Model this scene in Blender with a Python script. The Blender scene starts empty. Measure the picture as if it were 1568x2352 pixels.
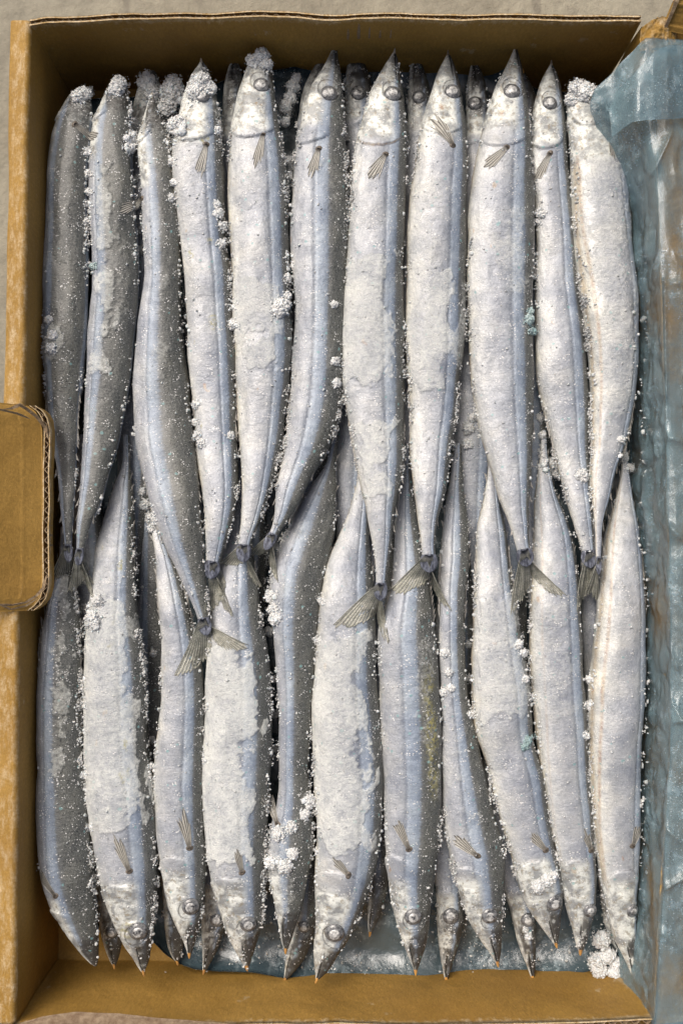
import bpy, bmesh, math, random
import numpy as np
from mathutils import Vector, Matrix
from mathutils.bvhtree import BVHTree
R = math.radians
sc = bpy.context.scene
rng = np.random.default_rng(7); random.seed(7)

# ---------------------------------------------------------------- camera
CAM = Vector((0, -0.019, 0.598)); TILT = R(2.0); VF = R(57)
cam_d = bpy.data.cameras.new('camera'); cam = bpy.data.objects.new('camera', cam_d)
sc.collection.objects.link(cam); sc.camera = cam
cam.location = CAM; cam.rotation_euler = (TILT, 0, 0)
cam_d.sensor_fit = 'VERTICAL'; cam_d.angle = VF; cam_d.clip_start = 0.01; cam_d.clip_end = 50
# ---------------------------------------------------------------- sky and sun
SUN_EL, SUN_AZ = R(54), R(-38)          # azimuth from +y (top of the picture) towards +x
w = bpy.data.worlds.new('World'); sc.world = w; w.use_nodes = True
wn = w.node_tree; bg = wn.nodes['Background']
sky = wn.nodes.new('ShaderNodeTexSky'); sky.sky_type = 'NISHITA'; sky.sun_disc = False
sky.sun_elevation = SUN_EL; sky.sun_rotation = SUN_AZ; sky.dust_density = 9; sky.ozone_density = 0.0; sky.air_density = 0.7
wn.links.new(sky.outputs[0], bg.inputs[0]); bg.inputs[1].default_value = 0.09
sl = bpy.data.lights.new('sun', 'SUN'); so = bpy.data.objects.new('sun', sl); sc.collection.objects.link(so)
sl.energy = 2.2; sl.angle = R(40); sl.color = (1, .965, .915)
sd = Vector((math.sin(SUN_AZ)*math.cos(SUN_EL), math.cos(SUN_AZ)*math.cos(SUN_EL), math.sin(SUN_EL)))
so.rotation_euler = sd.to_track_quat('Z', 'Y').to_euler()
sc.view_settings.view_transform = 'Standard'; sc.view_settings.look = 'None'
sc.view_settings.exposure = 0.14; sc.view_settings.gamma = 1

# ---------------------------------------------------------------- helpers
K = 1176/math.tan(VF/2)
ct, st = math.cos(TILT), math.sin(TILT)
def at(px, py, z):
    """photo position (1568 x 2352 grid) -> point on the level plane z"""
    px = np.asarray(px, float); py = np.asarray(py, float); z = np.asarray(z, float)
    dx = (px-784)/K; dy = (1176-py)/K; dz = -1.0
    wy = dy*ct - dz*st; wz = dy*st + dz*ct
    t = (z-CAM.z)/wz
    return np.stack(np.broadcast_arrays(CAM.x+dx*t, CAM.y+wy*t, z), -1)
def sm(a, b, x):
    t = np.clip((x-a)/(b-a), 0, 1); return t*t*(3-2*t)
def hsh(i, j, k):
    n = (i*374761393 + j*668265263 + k*2147483647 + 1013904223) & 0xffffffff
    n = ((n ^ (n >> 13))*1274126177) & 0xffffffff
    n = ((n ^ (n >> 16))*2246822519) & 0xffffffff
    return ((n ^ (n >> 15)) & 0xffffff)/float(0xffffff)
def vn(p):
    p = np.asarray(p, float); f = np.floor(p); i = f.astype(np.int64); t = p-f; t = t*t*(3-2*t)
    out = 0
    for a in (0, 1):
        for b in (0, 1):
            for c in (0, 1):
                wgt = (t[..., 0] if a else 1-t[..., 0])*(t[..., 1] if b else 1-t[..., 1])*(t[..., 2] if c else 1-t[..., 2])
                out = out + wgt*hsh(i[..., 0]+a, i[..., 1]+b, i[..., 2]+c)
    return out
ROT = np.array(Matrix.Rotation(.7, 3, 'X') @ Matrix.Rotation(1.1, 3, 'Y') @ Matrix.Rotation(.5, 3, 'Z'))
def fbm(p, o=4, g=.5):
    s = 0; a = 1; tot = 0; p = np.asarray(p, float)
    for k in range(o):
        p = p@ROT
        s = s + a*vn(p*(2**k)+17.3*k); tot += a; a *= g
    return s/tot
def pchip(x, y, xi):
    x = np.asarray(x, float); y = np.asarray(y, float); h = np.diff(x); d = np.diff(y)/h
    m = np.zeros_like(y); m[0] = d[0]; m[-1] = d[-1]
    for k in range(1, len(x)-1):
        if d[k-1]*d[k] > 0:
            w1 = 2*h[k]+h[k-1]; w2 = h[k]+2*h[k-1]; m[k] = (w1+w2)/(w1/d[k-1]+w2/d[k])
    i = np.clip(np.searchsorted(x, xi)-1, 0, len(h)-1); t = (xi-x[i])/h[i]
    return (2*t**3-3*t**2+1)*y[i]+(t**3-2*t**2+t)*h[i]*m[i]+(-2*t**3+3*t**2)*y[i+1]+(t**3-t**2)*h[i]*m[i+1]

def mesh_np(name, V, F, mat, parent=None, smooth=True, attrs=None):
    """V (n,3), F (m,3|4) -> linked object"""
    me = bpy.data.meshes.new(name); V = np.asarray(V, np.float32); F = np.asarray(F, np.int32)
    k = F.shape[1]
    me.vertices.add(len(V)); me.vertices.foreach_set('co', V.ravel())
    me.loops.add(F.size); me.loops.foreach_set('vertex_index', F.ravel())
    me.polygons.add(len(F)); me.polygons.foreach_set('loop_start', np.arange(0, F.size, k, dtype=np.int32))
    me.polygons.foreach_set('loop_total', np.full(len(F), k, np.int32))
    me.polygons.foreach_set('use_smooth', np.full(len(F), smooth))
    for n, a in (attrs or {}).items():
        a = np.asarray(a, np.float32)
        if a.ndim == 2:
            at_ = me.attributes.new(n, 'FLOAT_VECTOR', 'POINT'); at_.data.foreach_set('vector', a.ravel())
        else:
            at_ = me.attributes.new(n, 'FLOAT', 'POINT'); at_.data.foreach_set('value', a)
    me.update(calc_edges=True)
    me.materials.append(mat)
    o = bpy.data.objects.new(name, me); sc.collection.objects.link(o)
    if parent: o.parent = parent; o.matrix_parent_inverse = Matrix.Translation(-parent.location)
    return o
def gridF(n, m, wrap=False, flip=False):
    i, j = np.meshgrid(np.arange(n-1), np.arange(m if wrap else m-1), indexing='ij')
    a = i*m+j; b = i*m+(j+1) % m; c = (i+1)*m+(j+1) % m; d = (i+1)*m+j
    F = np.stack([a, b, c, d], -1).reshape(-1, 4)
    return F[:, ::-1] if flip else F
def slab(P, th):
    """closed sheet: P (n,m,3) top surface, thickness th downwards along the surface normal"""
    n, m, _ = P.shape
    du = np.gradient(P, axis=0); dv = np.gradient(P, axis=1)
    N = np.cross(du, dv); N /= np.linalg.norm(N, axis=-1, keepdims=True)+1e-12
    if N[..., 2].mean() < 0: N = -N
    Q = P-N*th
    V = np.concatenate([P.reshape(-1, 3), Q.reshape(-1, 3)]); o = n*m
    F1 = gridF(n, m); F2 = gridF(n, m, flip=True)+o
    ring = [i*m for i in range(n)]+[(n-1)*m+j for j in range(1, m)]+[i*m+m-1 for i in range(n-2, -1, -1)]+[j for j in range(m-2, 0, -1)]
    ring = np.array(ring); nx = np.roll(ring, -1)
    F3 = np.stack([ring, ring+o, nx+o, nx], -1)
    F = np.concatenate([F1, F2, F3])
    c = np.cross(P[1, 0]-P[0, 0], P[0, 1]-P[0, 0])
    if c[2] > 0: F = F[:, ::-1]
    return V, F
def tag(o, label, cat, group=None):
    o['label'] = label; o['category'] = cat
    if group: o['group'] = group
    return o
def empty(name, loc, label, cat, group=None):
    o = bpy.data.objects.new(name, None); sc.collection.objects.link(o); o.location = Vector([float(c) for c in loc])
    o.empty_display_size = .01
    return tag(o, label, cat, group)

# ---------------------------------------------------------------- materials
class NT:
    def __init__(s, name):
        s.m = bpy.data.materials.new(name); s.m.use_nodes = True; s.t = s.m.node_tree
        s.t.nodes.clear(); s.out = s.n('ShaderNodeOutputMaterial'); s.b = s.n('ShaderNodeBsdfPrincipled')
        s.t.links.new(s.b.outputs[0], s.out.inputs[0])
    def n(s, t): return s.t.nodes.new(t)
    def put(s, sock, v):
        if isinstance(v, bpy.types.NodeSocket): s.t.links.new(v, sock)
        elif isinstance(v, (tuple, list)) and len(v) == 3 and len(sock.default_value) == 4: sock.default_value = (*v, 1)
        else: sock.default_value = v
    def math(s, op, a, b=None, c=None, clamp=False):
        x = s.n('ShaderNodeMath'); x.operation = op; x.use_clamp = clamp
        s.put(x.inputs[0], a)
        if b is not None: s.put(x.inputs[1], b)
        if c is not None: s.put(x.inputs[2], c)
        return x.outputs[0]
    def attr(s, n, vec=False):
        x = s.n('ShaderNodeAttribute'); x.attribute_name = n; return x.outputs['Vector' if vec else 'Fac']
    def obj(s): return s.n('ShaderNodeTexCoord').outputs['Object']
    def scl(s, v, k):
        x = s.n('ShaderNodeVectorMath'); x.operation = 'MULTIPLY'; s.put(x.inputs[0], v); x.inputs[1].default_value = k; return x.outputs[0]
    def addv(s, v, u):
        x = s.n('ShaderNodeVectorMath'); x.operation = 'ADD'; s.put(x.inputs[0], v); s.put(x.inputs[1], u); return x.outputs[0]
    def noise(s, v, scale, detail=3, rough=.55, dist=0):
        x = s.n('ShaderNodeTexNoise'); s.put(x.inputs['Vector'], v); x.inputs['Scale'].default_value = scale
        x.inputs['Detail'].default_value = detail; x.inputs['Roughness'].default_value = rough; x.inputs['Distortion'].default_value = dist
        return x.outputs['Fac']
    def voro(s, v, scale, feat='F1', out='Distance'):
        x = s.n('ShaderNodeTexVoronoi'); x.feature = feat; s.put(x.inputs['Vector'], v); x.inputs['Scale'].default_value = scale; return x.outputs[out]
    def ramp(s, f, stops, interp='LINEAR'):
        x = s.n('ShaderNodeValToRGB'); s.put(x.inputs[0], f); e = x.color_ramp.elements; x.color_ramp.interpolation = interp
        while len(e) < len(stops): e.new(.5)
        for k, (p, c) in enumerate(stops):
            e[k].position = p; e[k].color = (*c, 1) if isinstance(c, (tuple, list)) else (c, c, c, 1)
        return x.outputs[0]
    def mr(s, f, a, b, c=0, d=1):
        x = s.n('ShaderNodeMapRange'); x.clamp = True; s.put(x.inputs[0], f)
        for k, v in enumerate((a, b, c, d)): x.inputs[k+1].default_value = v
        return x.outputs[0]
    def mix(s, f, a, b, mode='MIX'):
        x = s.n('ShaderNodeMix'); x.data_type = 'RGBA'; x.blend_type = mode
        s.put(x.inputs[0], f); s.put(x.inputs[6], a); s.put(x.inputs[7], b); return x.outputs[2]
    def bump(s, h, dist, nrm=None, st=1.0):
        x = s.n('ShaderNodeBump'); x.inputs['Distance'].default_value = dist; x.inputs['Strength'].default_value = st
        s.put(x.inputs['Height'], h)
        if nrm is not None: s.put(x.inputs['Normal'], nrm)
        return x.outputs[0]
    def set(s, **kw):
        nm = dict(col='Base Color', rough='Roughness', metal='Metallic', spec='Specular IOR Level', nrm='Normal', coat='Coat Weight',
                  crough='Coat Roughness', alpha='Alpha', sss='Subsurface Weight', trans='Transmission Weight', ior='IOR', sheen='Sheen Weight')
        for k, v in kw.items(): s.put(s.b.inputs[nm[k]], v)
        return s.m

def skin_material():
    s = NT('fish_skin'); fc = s.attr('fc', True); ang = s.attr('ang'); tt = s.attr('tt'); fr = s.attr('frost'); mo = s.attr('mark')
    n_edge = s.noise(fc, .55, 4); n_big = s.noise(fc, .06, 3); n_mid = s.noise(fc, .22, 4); n_fin = s.noise(fc, 1.6, 4, .7)
    comb = s.noise(s.scl(fc, (.25, 2.0, 1)), 1.0, 2)
    a = s.math('ADD', ang, s.math('MULTIPLY', s.math('SUBTRACT', n_edge, .5), .035))
    a = s.math('ADD', a, s.math('MULTIPLY', s.math('SUBTRACT', comb, .5), .055))
    col = s.ramp(a, [(0, (.088, .090, .084)), (.20, (.102, .104, .098)), (.25, (.14, .145, .15)), (.28, (.22, .26, .33)), (.33, (.32, .37, .46)), (.385, (.36, .405, .485)),
                     (.405, (.25, .275, .33)), (.43, (.35, .37, .42)), (.52, (.40, .41, .455)), (.66, (.47, .475, .505)), (.84, (.64, .635, .63)), (.93, (.66, .64, .59)), (1, (.52, .44, .34))])
    # broad mottling of the skin
    col = s.mix(1, col, s.ramp(n_big, [(.3, (.72, .74, .80)), (.5, (.95, .95, .97)), (.7, (1.15, 1.12, 1.07))]), 'MULTIPLY')
    col = s.mix(1, col, s.ramp(n_mid, [(.3, (.82, .83, .84)), (.55, (1, 1, 1)), (.75, (1.15, 1.14, 1.12))]), 'MULTIPLY')
    col = s.mix(.85, col, s.ramp(n_fin, [(.3, .74), (.5, 1.0), (.72, 1.25)]), 'MULTIPLY')
    sc_ = s.voro(s.scl(fc, (1, .8, 1)), .62)
    col = s.mix(.22, col, s.ramp(sc_, [(.2, 1.08), (.75, .80)]), 'MULTIPLY')
    # fine dark pores of the back
    back = s.mr(a, .20, .27, 1, 0)
    col = s.mix(s.math('MULTIPLY', back, s.mr(n_fin, .52, .60)), col, (.17, .175, .17))
    col = s.mix(s.math('MULTIPLY', back, s.mr(s.noise(fc, 1.1, 2), .60, .66)), col, (.018, .018, .02))
    # head : paler cheeks, dark mottled crown and snout
    head = s.mr(tt, .165, .185, 1, 0)
    hc = s.mix(s.mr(s.noise(fc, .13, 5, .65), .42, .58), (.30, .305, .315), (.76, .76, .74))
    hc = s.mix(s.math('MULTIPLY', s.mr(s.noise(fc, .35, 5, .7), .53, .62), .7), hc, (.27, .22, .15))
    col = s.mix(s.math('MULTIPLY', head, s.mr(a, .33, .42)), col, hc)
    snout = s.math('MULTIPLY', s.mr(tt, .035, .075, 1, 0), s.mr(a, .40, .62, 1, 0))
    snm = s.mr(s.noise(fc, .8, 5, .7), .36, .5, .0, 1)
    col = s.mix(s.math('MULTIPLY', snout, s.math('SUBTRACT', 1.0, s.math('MULTIPLY', snm, .35))), col, (.06, .06, .058))
    col = s.mix(s.mr(mo, .2, .7), col, (.035, .032, .03))
    rim = s.mr(mo, -.75, -.15, 1, 0)
    col = s.mix(s.math('MULTIPLY', rim, .8), col, s.mix(s.mr(n_edge, .45, .6), (.50, .40, .29), (.32, .16, .09)))
    # teal scale flecks
    tv = s.voro(fc, .16); tn = s.noise(fc, .10, 2)
    teal = s.math('MULTIPLY', s.math('LESS_THAN', s.math('ADD', tv, s.math('MULTIPLY', n_edge, .22)), .24), s.math('GREATER_THAN', tn, .50))
    col = s.mix(s.math('MULTIPLY', teal, .65), col, (.19, .36, .38))
    # frost
    e = s.math('ADD', fr, s.math('MULTIPLY', s.math('SUBTRACT', s.noise(fc, .45, 6, .72), .5), .9))
    fm = s.mr(e, .42, .74)
    fcol = s.mix(s.mr(n_fin, .3, .7), (.64, .645, .64), (.88, .88, .865))
    fcol = s.mix(s.mr(n_mid, .35, .7), fcol, (.74, .74, .735))
    thin = s.math('MULTIPLY', fm, s.mr(s.noise(fc, .12, 4, .7), .3, .66, .35, .85))
    col = s.mix(thin, col, fcol)
    col = s.mix(s.math('MULTIPLY', s.attr('stain'), s.mr(n_edge, .42, .62)), col, (.36, .32, .12))
    col = s.mix(1, col, (.975, 1.0, .965), 'MULTIPLY')
    # little ice dots
    dv = s.voro(fc, .75); dn = s.noise(fc, .18, 2)
    dots = s.math('MULTIPLY', s.math('LESS_THAN', dv, s.mr(dn, .42, .66, .06, .32)), 1.0)
    col = s.mix(s.math('MULTIPLY', dots, .8), col, (.80, .80, .79))
    wr = s.noise(s.addv(s.scl(fc, (.22, .75, 1)), s.scl(s.n('ShaderNodeTexCoord').outputs['Normal'], (0, 0, 0))), 1.0, 3, .55, .5)
    nr = s.bump(wr, .00022)
    nr = s.bump(n_fin, .00024, nr)
    nr = s.bump(sc_, -.00016, nr)
    nr = s.bump(s.math('ADD', s.math('MULTIPLY', fm, s.noise(fc, 1.1, 5, .75)), s.math('MULTIPLY', dots, .6)), .0005, nr)
    silv = s.math('MULTIPLY', s.mr(a, .26, .42), s.math('SUBTRACT', 1.0, fm))
    return s.set(col=col, rough=s.math('ADD', s.mr(n_edge, .3, .7, .34, .48), s.math('MULTIPLY', fm, .28)), metal=s.math('MULTIPLY', silv, .14),
                 nrm=nr, spec=.55, coat=s.math('MULTIPLY', s.math('SUBTRACT', 1.0, fm), .22), crough=.2)
def ice_material(name, c0, c1, sss=.15):
    s = NT(name); o = s.obj(); n = s.noise(o, 420, 5, .7); n2 = s.noise(o, 90, 3)
    col = s.mix(s.mr(n2, .35, .65), c0, c1)
    return s.set(col=col, rough=.42, spec=.5, nrm=s.bump(n, .0009), sss=sss)
def card_material(name='kraft_card', dark=1.0):
    s = NT(name); o = s.obj(); wear_highlight = s.attr('wear_highlight')
    n1 = s.noise(o, 16, 5, .6); n2 = s.noise(s.scl(o, (1, 1, .5)), 700, 4, .7); n3 = s.noise(s.scl(o, (1.3, .45, 1)), 210, 6, .75)
    c = s.mix(s.mr(n1, .3, .7), (.29*dark, .165*dark, .036*dark), (.41*dark, .245*dark, .062*dark))
    c = s.mix(.7, c, s.ramp(n2, [(.3, .70), (.55, 1.0), (.75, 1.35)]), 'MULTIPLY')
    wv = s.math('ADD', wear_highlight, s.math('MULTIPLY', s.math('SUBTRACT', n3, .5), 1.3))
    wm = s.math('MULTIPLY', s.mr(wv, .50, .92), s.mr(wear_highlight, .02, .35))
    c = s.mix(s.math('MULTIPLY', wm, .8), c, s.mix(s.mr(n2, .35, .6), (.50, .36, .18), (.74, .64, .47)))
    st = s.math('MULTIPLY', s.mr(s.noise(o, 60, 4, .7), .66, .71), .35)
    c = s.mix(st, c, (.55, .47, .33))
    dm = s.mr(s.noise(o, 9, 3), .55, .75)
    c = s.mix(s.math('MULTIPLY', dm, .4), c, (.20*dark, .105*dark, .03*dark))
    nr = s.bump(n2, .00022); nr = s.bump(n3, .0004, nr); nr = s.bump(s.noise(o, 45, 2), .0012, nr)
    return s.set(col=c, rough=s.mr(n1, .3, .7, .5, .65), spec=.22, nrm=nr)
def torn_material():
    s = NT('torn_card'); o = s.obj(); n = s.noise(s.scl(o, (1, 1, 3)), 260, 5, .75)
    c = s.mix(s.mr(n, .3, .7), (.16, .10, .055), (.42, .32, .20))
    return s.set(col=c, rough=.85, nrm=s.bump(n, .0008))
def plastic_material(name, tint, alo, ahi):
    s = NT(name); o = s.obj()
    n1 = s.noise(s.scl(o, (1, .55, 1)), 22, 4, .6, .6); n2 = s.noise(o, 130, 5, .75); n3 = s.noise(o, 700, 3, .7); n4 = s.noise(s.scl(o, (1, .6, 1)), 40, 4, .7)
    fz = s.math('MULTIPLY', s.mr(n2, .50, .60), s.mr(n4, .48, .60))
    c = s.mix(s.mr(n1, .3, .7), tint, (tint[0]*1.9+.02, tint[1]*1.55+.02, tint[2]*1.35+.02))
    c = s.mix(s.math('MULTIPLY', fz, .4), c, (.46, .56, .60))
    dv = s.voro(o, 520); dm = s.math('MULTIPLY', s.math('LESS_THAN', dv, .17), s.math('GREATER_THAN', n4, .54))
    c = s.mix(s.math('MULTIPLY', dm, .7), c, (.75, .8, .8))
    al = s.math('ADD', s.mr(n1, .32, .68, alo, ahi), s.math('MULTIPLY', s.math('MAXIMUM', fz, dm), .22), clamp=True)
    nr = s.bump(s.noise(o, 60, 3), .0016); nr = s.bump(n2, .0006, nr); nr = s.bump(s.math('MULTIPLY', dm, 1.0), .0006, nr); nr = s.bump(n3, .00015, nr)
    return s.set(col=c, rough=.16, spec=.8, alpha=al, nrm=nr, coat=.5, crough=.08)
def ground_material():
    s = NT('concrete'); o = s.obj(); n1 = s.noise(o, 9, 5, .6); n2 = s.noise(o, 90, 5, .7); n3 = s.noise(s.scl(o, (1, .3, 1)), 60, 3)
    c = s.mix(s.mr(n1, .3, .7), (.23, .215, .185), (.34, .325, .285))
    c = s.mix(.8, c, s.ramp(n2, [(.3, .72), (.5, 1.0), (.7, 1.2)]), 'MULTIPLY')
    c = s.mix(1, c, (.96, .93, .82), 'MULTIPLY')
    c = s.mix(s.math('MULTIPLY', s.mr(n3, .62, .70), .5), c, (.12, .105, .085))
    return s.set(col=c, rough=.85, nrm=s.bump(n2, .002))
def fin_material(name, pale, dark):
    s = NT(name); r = s.attr('ray'); v = s.attr('fv'); o = s.obj()
    k = s.math('ABSOLUTE', s.math('SUBTRACT', s.math('FRACT', r), .5))          # .5 on a ray, 0 between
    line = s.mr(k, .34, .46)
    seg = s.math('LESS_THAN', s.math('FRACT', s.math('ADD', s.math('MULTIPLY', v, 16), s.math('MULTIPLY', s.math('FLOOR', r), .37))), .18)
    c = s.mix(s.mr(s.noise(o, 300, 3), .35, .65), pale, (pale[0]*.6, pale[1]*.62, pale[2]*.6))
    c = s.mix(s.math('MAXIMUM', s.math('MULTIPLY', line, .85), s.math('MULTIPLY', seg, .5)), c, dark)
    c = s.mix(s.mr(v, .24, .02), c, (.035, .04, .055))
    c = s.mix(s.math('MULTIPLY', s.mr(s.noise(o, 130, 3), .55, .65), .35), c, dark)
    return s.set(col=c, rough=.38, spec=.6, nrm=s.bump(k, .0005), alpha=s.mr(v, .2, .8, .95, .58))
def plain(name, c, rough=.4, c2=None, sc_=400, bumpd=.0003, **kw):
    s = NT(name); o = s.obj(); n = s.noise(o, sc_, 4, .7)
    return s.set(col=s.mix(s.mr(n, .35, .65), c, c2 or tuple(x*.7 for x in c)), rough=rough, nrm=s.bump(n, bumpd), **kw)

M_SKIN = skin_material()
M_ICE = ice_material('granular_ice', (.46, .455, .44), (.80, .785, .75))
M_SNOW = ice_material('packed_snow', (.78, .77, .74), (.92, .91, .885), .2)
M_TEAL = ice_material('teal_ice', (.30, .42, .42), (.55, .64, .62))
M_CARD = card_material(); M_TORN = torn_material()
M_BAG = plastic_material('blue_film', (.115, .215, .275), .16, .60)
M_BAG2 = plastic_material('blue_film_inner', (.034, .062, .080), .88, .97)  # same film, tint darkened: shade of the gaps between fish put into its colour
M_GROUND = ground_material()
def pec_material():
    s = NT('pectoral_membrane'); r = s.attr('ray'); v = s.attr('fv'); o = s.obj()
    k = s.math('ABSOLUTE', s.math('SUBTRACT', s.math('FRACT', r), .5))
    c = s.mix(s.mr(k, .22, .42), (.62, .60, .54), (.13, .12, .10)); c = s.mix(s.mr(v, .46, .27), c, (.10, .085, .07))
    return s.set(col=c, rough=.3, spec=.6, nrm=s.bump(k, .0008), alpha=s.mr(v, .35, 1.0, .95, .55))
M_FIN = fin_material('fin_membrane', (.62, .61, .52), (.045, .045, .045))
M_PEC = pec_material()
M_EYE = plain('eye_lens', (.24, .245, .25), .12, (.03, .032, .036), 450, .0005, coat=.8)
M_PUP = plain('eye_pupil', (.74, .74, .72), .2, (.035, .036, .04), 330, .0008, coat=.6)
M_RING = plain('eye_socket', (.66, .66, .64), .35, (.22, .22, .22), 260, .0006)
M_JAW = plain('jaw_yellow', (.55, .30, .08), .35, (.34, .17, .06), 300)
M_SCUTE = plain('finlet_skin', (.10, .10, .10), .4, (.36, .34, .30), 500)

# ---------------------------------------------------------------- ground
n = 60
gx, gy = np.meshgrid(np.linspace(-12, 12, n), np.linspace(-12, 12, n), indexing='ij')
g = mesh_np('ground', np.stack([gx, gy, np.zeros_like(gx)-.006], -1).reshape(-1, 3), gridF(n, n, flip=True), M_GROUND)
g['kind'] = 'structure'

# ---------------------------------------------------------------- fish
# rows: y, left x, right x in the 1568 grid, from the snout to the tail root
ZT = .048
UP, LO, UN = 'up', 'lo', 'un'
F = []
def fish(kind, rows, roll=0, eye=None, pec=None, tail=None, frost=(), label='', seed=0, z=None, gy_=None, jaw=True, belly=0):
    F.append(dict(kind=kind, rows=rows, roll=roll, eye=eye, pec=pec, tail=tail, frost=frost, label=label, seed=seed, z=z, gy=gy_, jaw=jaw, belly=belly))
# upper row -------------------------------------------------------------------------------------------------------------
fish(UP, [(198,184,194),(212,170,206),(228,157,212),(257,142,214),(308,122,211),(411,108,203),(565,103,205),(667,100,203),(770,97,199),(872,103,190),(949,110,183),(1026,120,180),(1103,134,176),(1168,140,172),(1235,148,166),(1262,150,166)],
     68, None, [(172,285),(222,320),10], [(108,1342),(212,1356)], [(205,300,0,1,.5),(380,640,.0,.35,.45),(470,620,.25,.75,.42),(760,840,.05,.5,.62)],
     'dark-backed fish lying back-up against the left wall, leftmost of the upper row', 1, gy_=290, jaw=False)
fish(UP, [(184,266,276),(198,252,290),(222,240,297),(247,231,299),(308,213,300),(411,207,304),(565,211,316),(667,213,319),(770,205,311),(872,202,298),(949,197,283),(1026,193,268),(1100,187,248),(1160,180,228),(1215,177,206),(1270,176,192)],
     55, None, None, [(150,1372),(212,1385)], [(190,240,0,1,.6),(380,850,.22,.55,.72),(560,780,.5,.9,.43)],
     'dark-backed fish with a pale crusty strip down its flank, second from left, upper row', 2, gy_=290, jaw=False)
fish(UP, [(222,345,353),(245,337,361),(285,326,376),(330,318,388),(437,325,406),(540,329,414),(615,330,417),(718,321,418),(820,313,426),(898,308,437),(1001,311,446),(1078,327,455),(1155,345,464),(1231,370,467),(1300,402,471),(1360,430,475),(1412,452,480),(1430,457,482)],
     42, None, [(326,456),(279,492),10], [(405,1568),(578,1492)], [(230,420,0,1,.42),(420,640,.05,.4,.45),(640,900,.40,.72,.50)],
     'long twisted grey fish of the upper row whose tail reaches lowest', 3, gy_=330)
fish(UP, [(142,459,466),(158,450,478),(180,438,487),(205,428,494),(231,419,500),(270,409,505),(329,400,509),(385,398,513),(462,403,517),(565,416,522),(615,421,528),(718,429,533),(795,432,540),(898,440,543),(1001,449,545),(1103,462,546),(1160,469,541),(1246,474,519),(1300,473,503)],
     -2, [465,222,18], [(474,331),(456,408),9], [(480,1420),(550,1420)], [(150,300,0,1,.5),(560,760,.0,.6,.40),(300,560,0,.8,.36)],
     'silver fish with snow-buried head, fourth from the left in the upper row', 4, gy_=338)
fish(UP, [(118,590,612),(130,580,622),(175,560,628),(215,546,631),(241,539,634),(308,529,644),(401,524,656),(514,527,661),(615,534,664),(770,539,669),(872,542,666),(950,546,656),(1001,550,649),(1078,554,633),(1145,556,615),(1195,555,597),(1246,547,577),(1262,547,574)],
     -6, [600,197,20], [(604,308),(588,384),10], [(507,1306),(611,1358)], [(655,780,0,.85,.66),(780,870,.1,.68,.72),(400,520,.0,.8,.38),(120,150,.1,1,.5)],
     'silver upper fish with a white frost plate and a snow cap on its snout', 5, gy_=330)
fish(UP, [(100,768,772),(125,757,776),(170,736,783),(231,705,790),(308,684,795),(370,675,797),(411,673,798),(514,668,800),(615,673,797),(718,675,793),(821,671,791),(900,666,788),(949,660,781),(1026,650,756),(1080,641,724),(1130,631,698),(1180,628,672),(1215,622,646),(1236,612,634)],
     26, [755,216,21], [(732,341),(712,402),12], [(562,1282),(640,1345)], [(120,240,.1,1,.42),(360,400,.35,.8,.7),(400,620,.55,.8,.42)],
     'upper fish with a frosted eye, body bending left toward its tail', 6, gy_=345)
fish(UP, [(119,903,908),(140,890,915),(170,873,921),(231,845,927),(308,824,934),(370,811,934),(437,803,933),(514,800,931),(641,794,928),(770,785,929),(872,788,929),(975,800,929),(1052,813,928),(1129,829,919),(1179,841,909),(1256,857,898),(1330,863,887),(1350,862,886)],
     2, [901,217,21], [(885,354),(848,408),16], [(765,1443),(903,1486)], [(600,880,.0,.80,.76),(985,1075,.15,.80,.80),(1080,1150,.2,.75,.72),(450,560,0,.9,.35)],
     'plump silver upper fish with a rusty cut line behind its gill cover', 7, gy_=350)
fish(UP, [(124,1026,1031),(140,1018,1040),(170,1003,1050),(216,989,1060),(250,978,1065),(303,966,1071),(385,951,1074),(462,940,1071),(565,934,1070),(667,934,1066),(795,931,1063),(872,934,1057),(949,938,1048),(1026,940,1034),(1119,949,1022),(1205,962,1003),(1256,967,998),(1285,968,1000)],
     -4, [1038,212,20], [(1040,334),(1000,262),16], [(904,1371),(1044,1413)], [(420,895,.0,.66,.56),(640,900,.35,.72,.72),(640,860,.75,1,.62)],
     'silver upper fish with a tongue-shaped frost plate and a fin fanned forward', 8, gy_=322)
fish(UP, [(107,1181,1186),(130,1172,1192),(159,1159,1200),(216,1132,1207),(277,1110,1215),(349,1095,1220),(437,1081,1223),(514,1073,1224),(641,1074,1223),(770,1077,1223),(872,1083,1223),(975,1099,1223),(1052,1122,1221),(1129,1143,1217),(1179,1162,1214),(1230,1178,1214),(1272,1188,1219)],
     4, [1174,211,21], [(1164,338),(1110,386),13], [(1184,1418),(1314,1371)], [(480,700,.3,.98,.56),(590,800,.6,.95,.52),(700,760,0,.4,.42)],
     'large silver upper fish with sharp dark-edged snout, third from the right', 9, gy_=352)
fish(UP, [(147,1263,1268),(172,1249,1280),(205,1235,1289),(267,1220,1296),(360,1217,1302),(462,1226,1311),(565,1228,1318),(641,1227,1323),(718,1227,1334),(821,1227,1347),(900,1237,1350),(960,1250,1351),(1030,1269,1350),(1103,1290,1352),(1169,1307,1357),(1246,1330,1363),(1275,1336,1366)],
     1, [1261,238,19], [(1262,352),(1230,408),11], [(1334,1412),(1372,1372)], [(420,520,0,.4,.45),(900,1100,0,.5,.42)],
     'slim bluish fish wedged between fatter ones, second from right, upper row', 10, gy_=352, z=.044)
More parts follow.
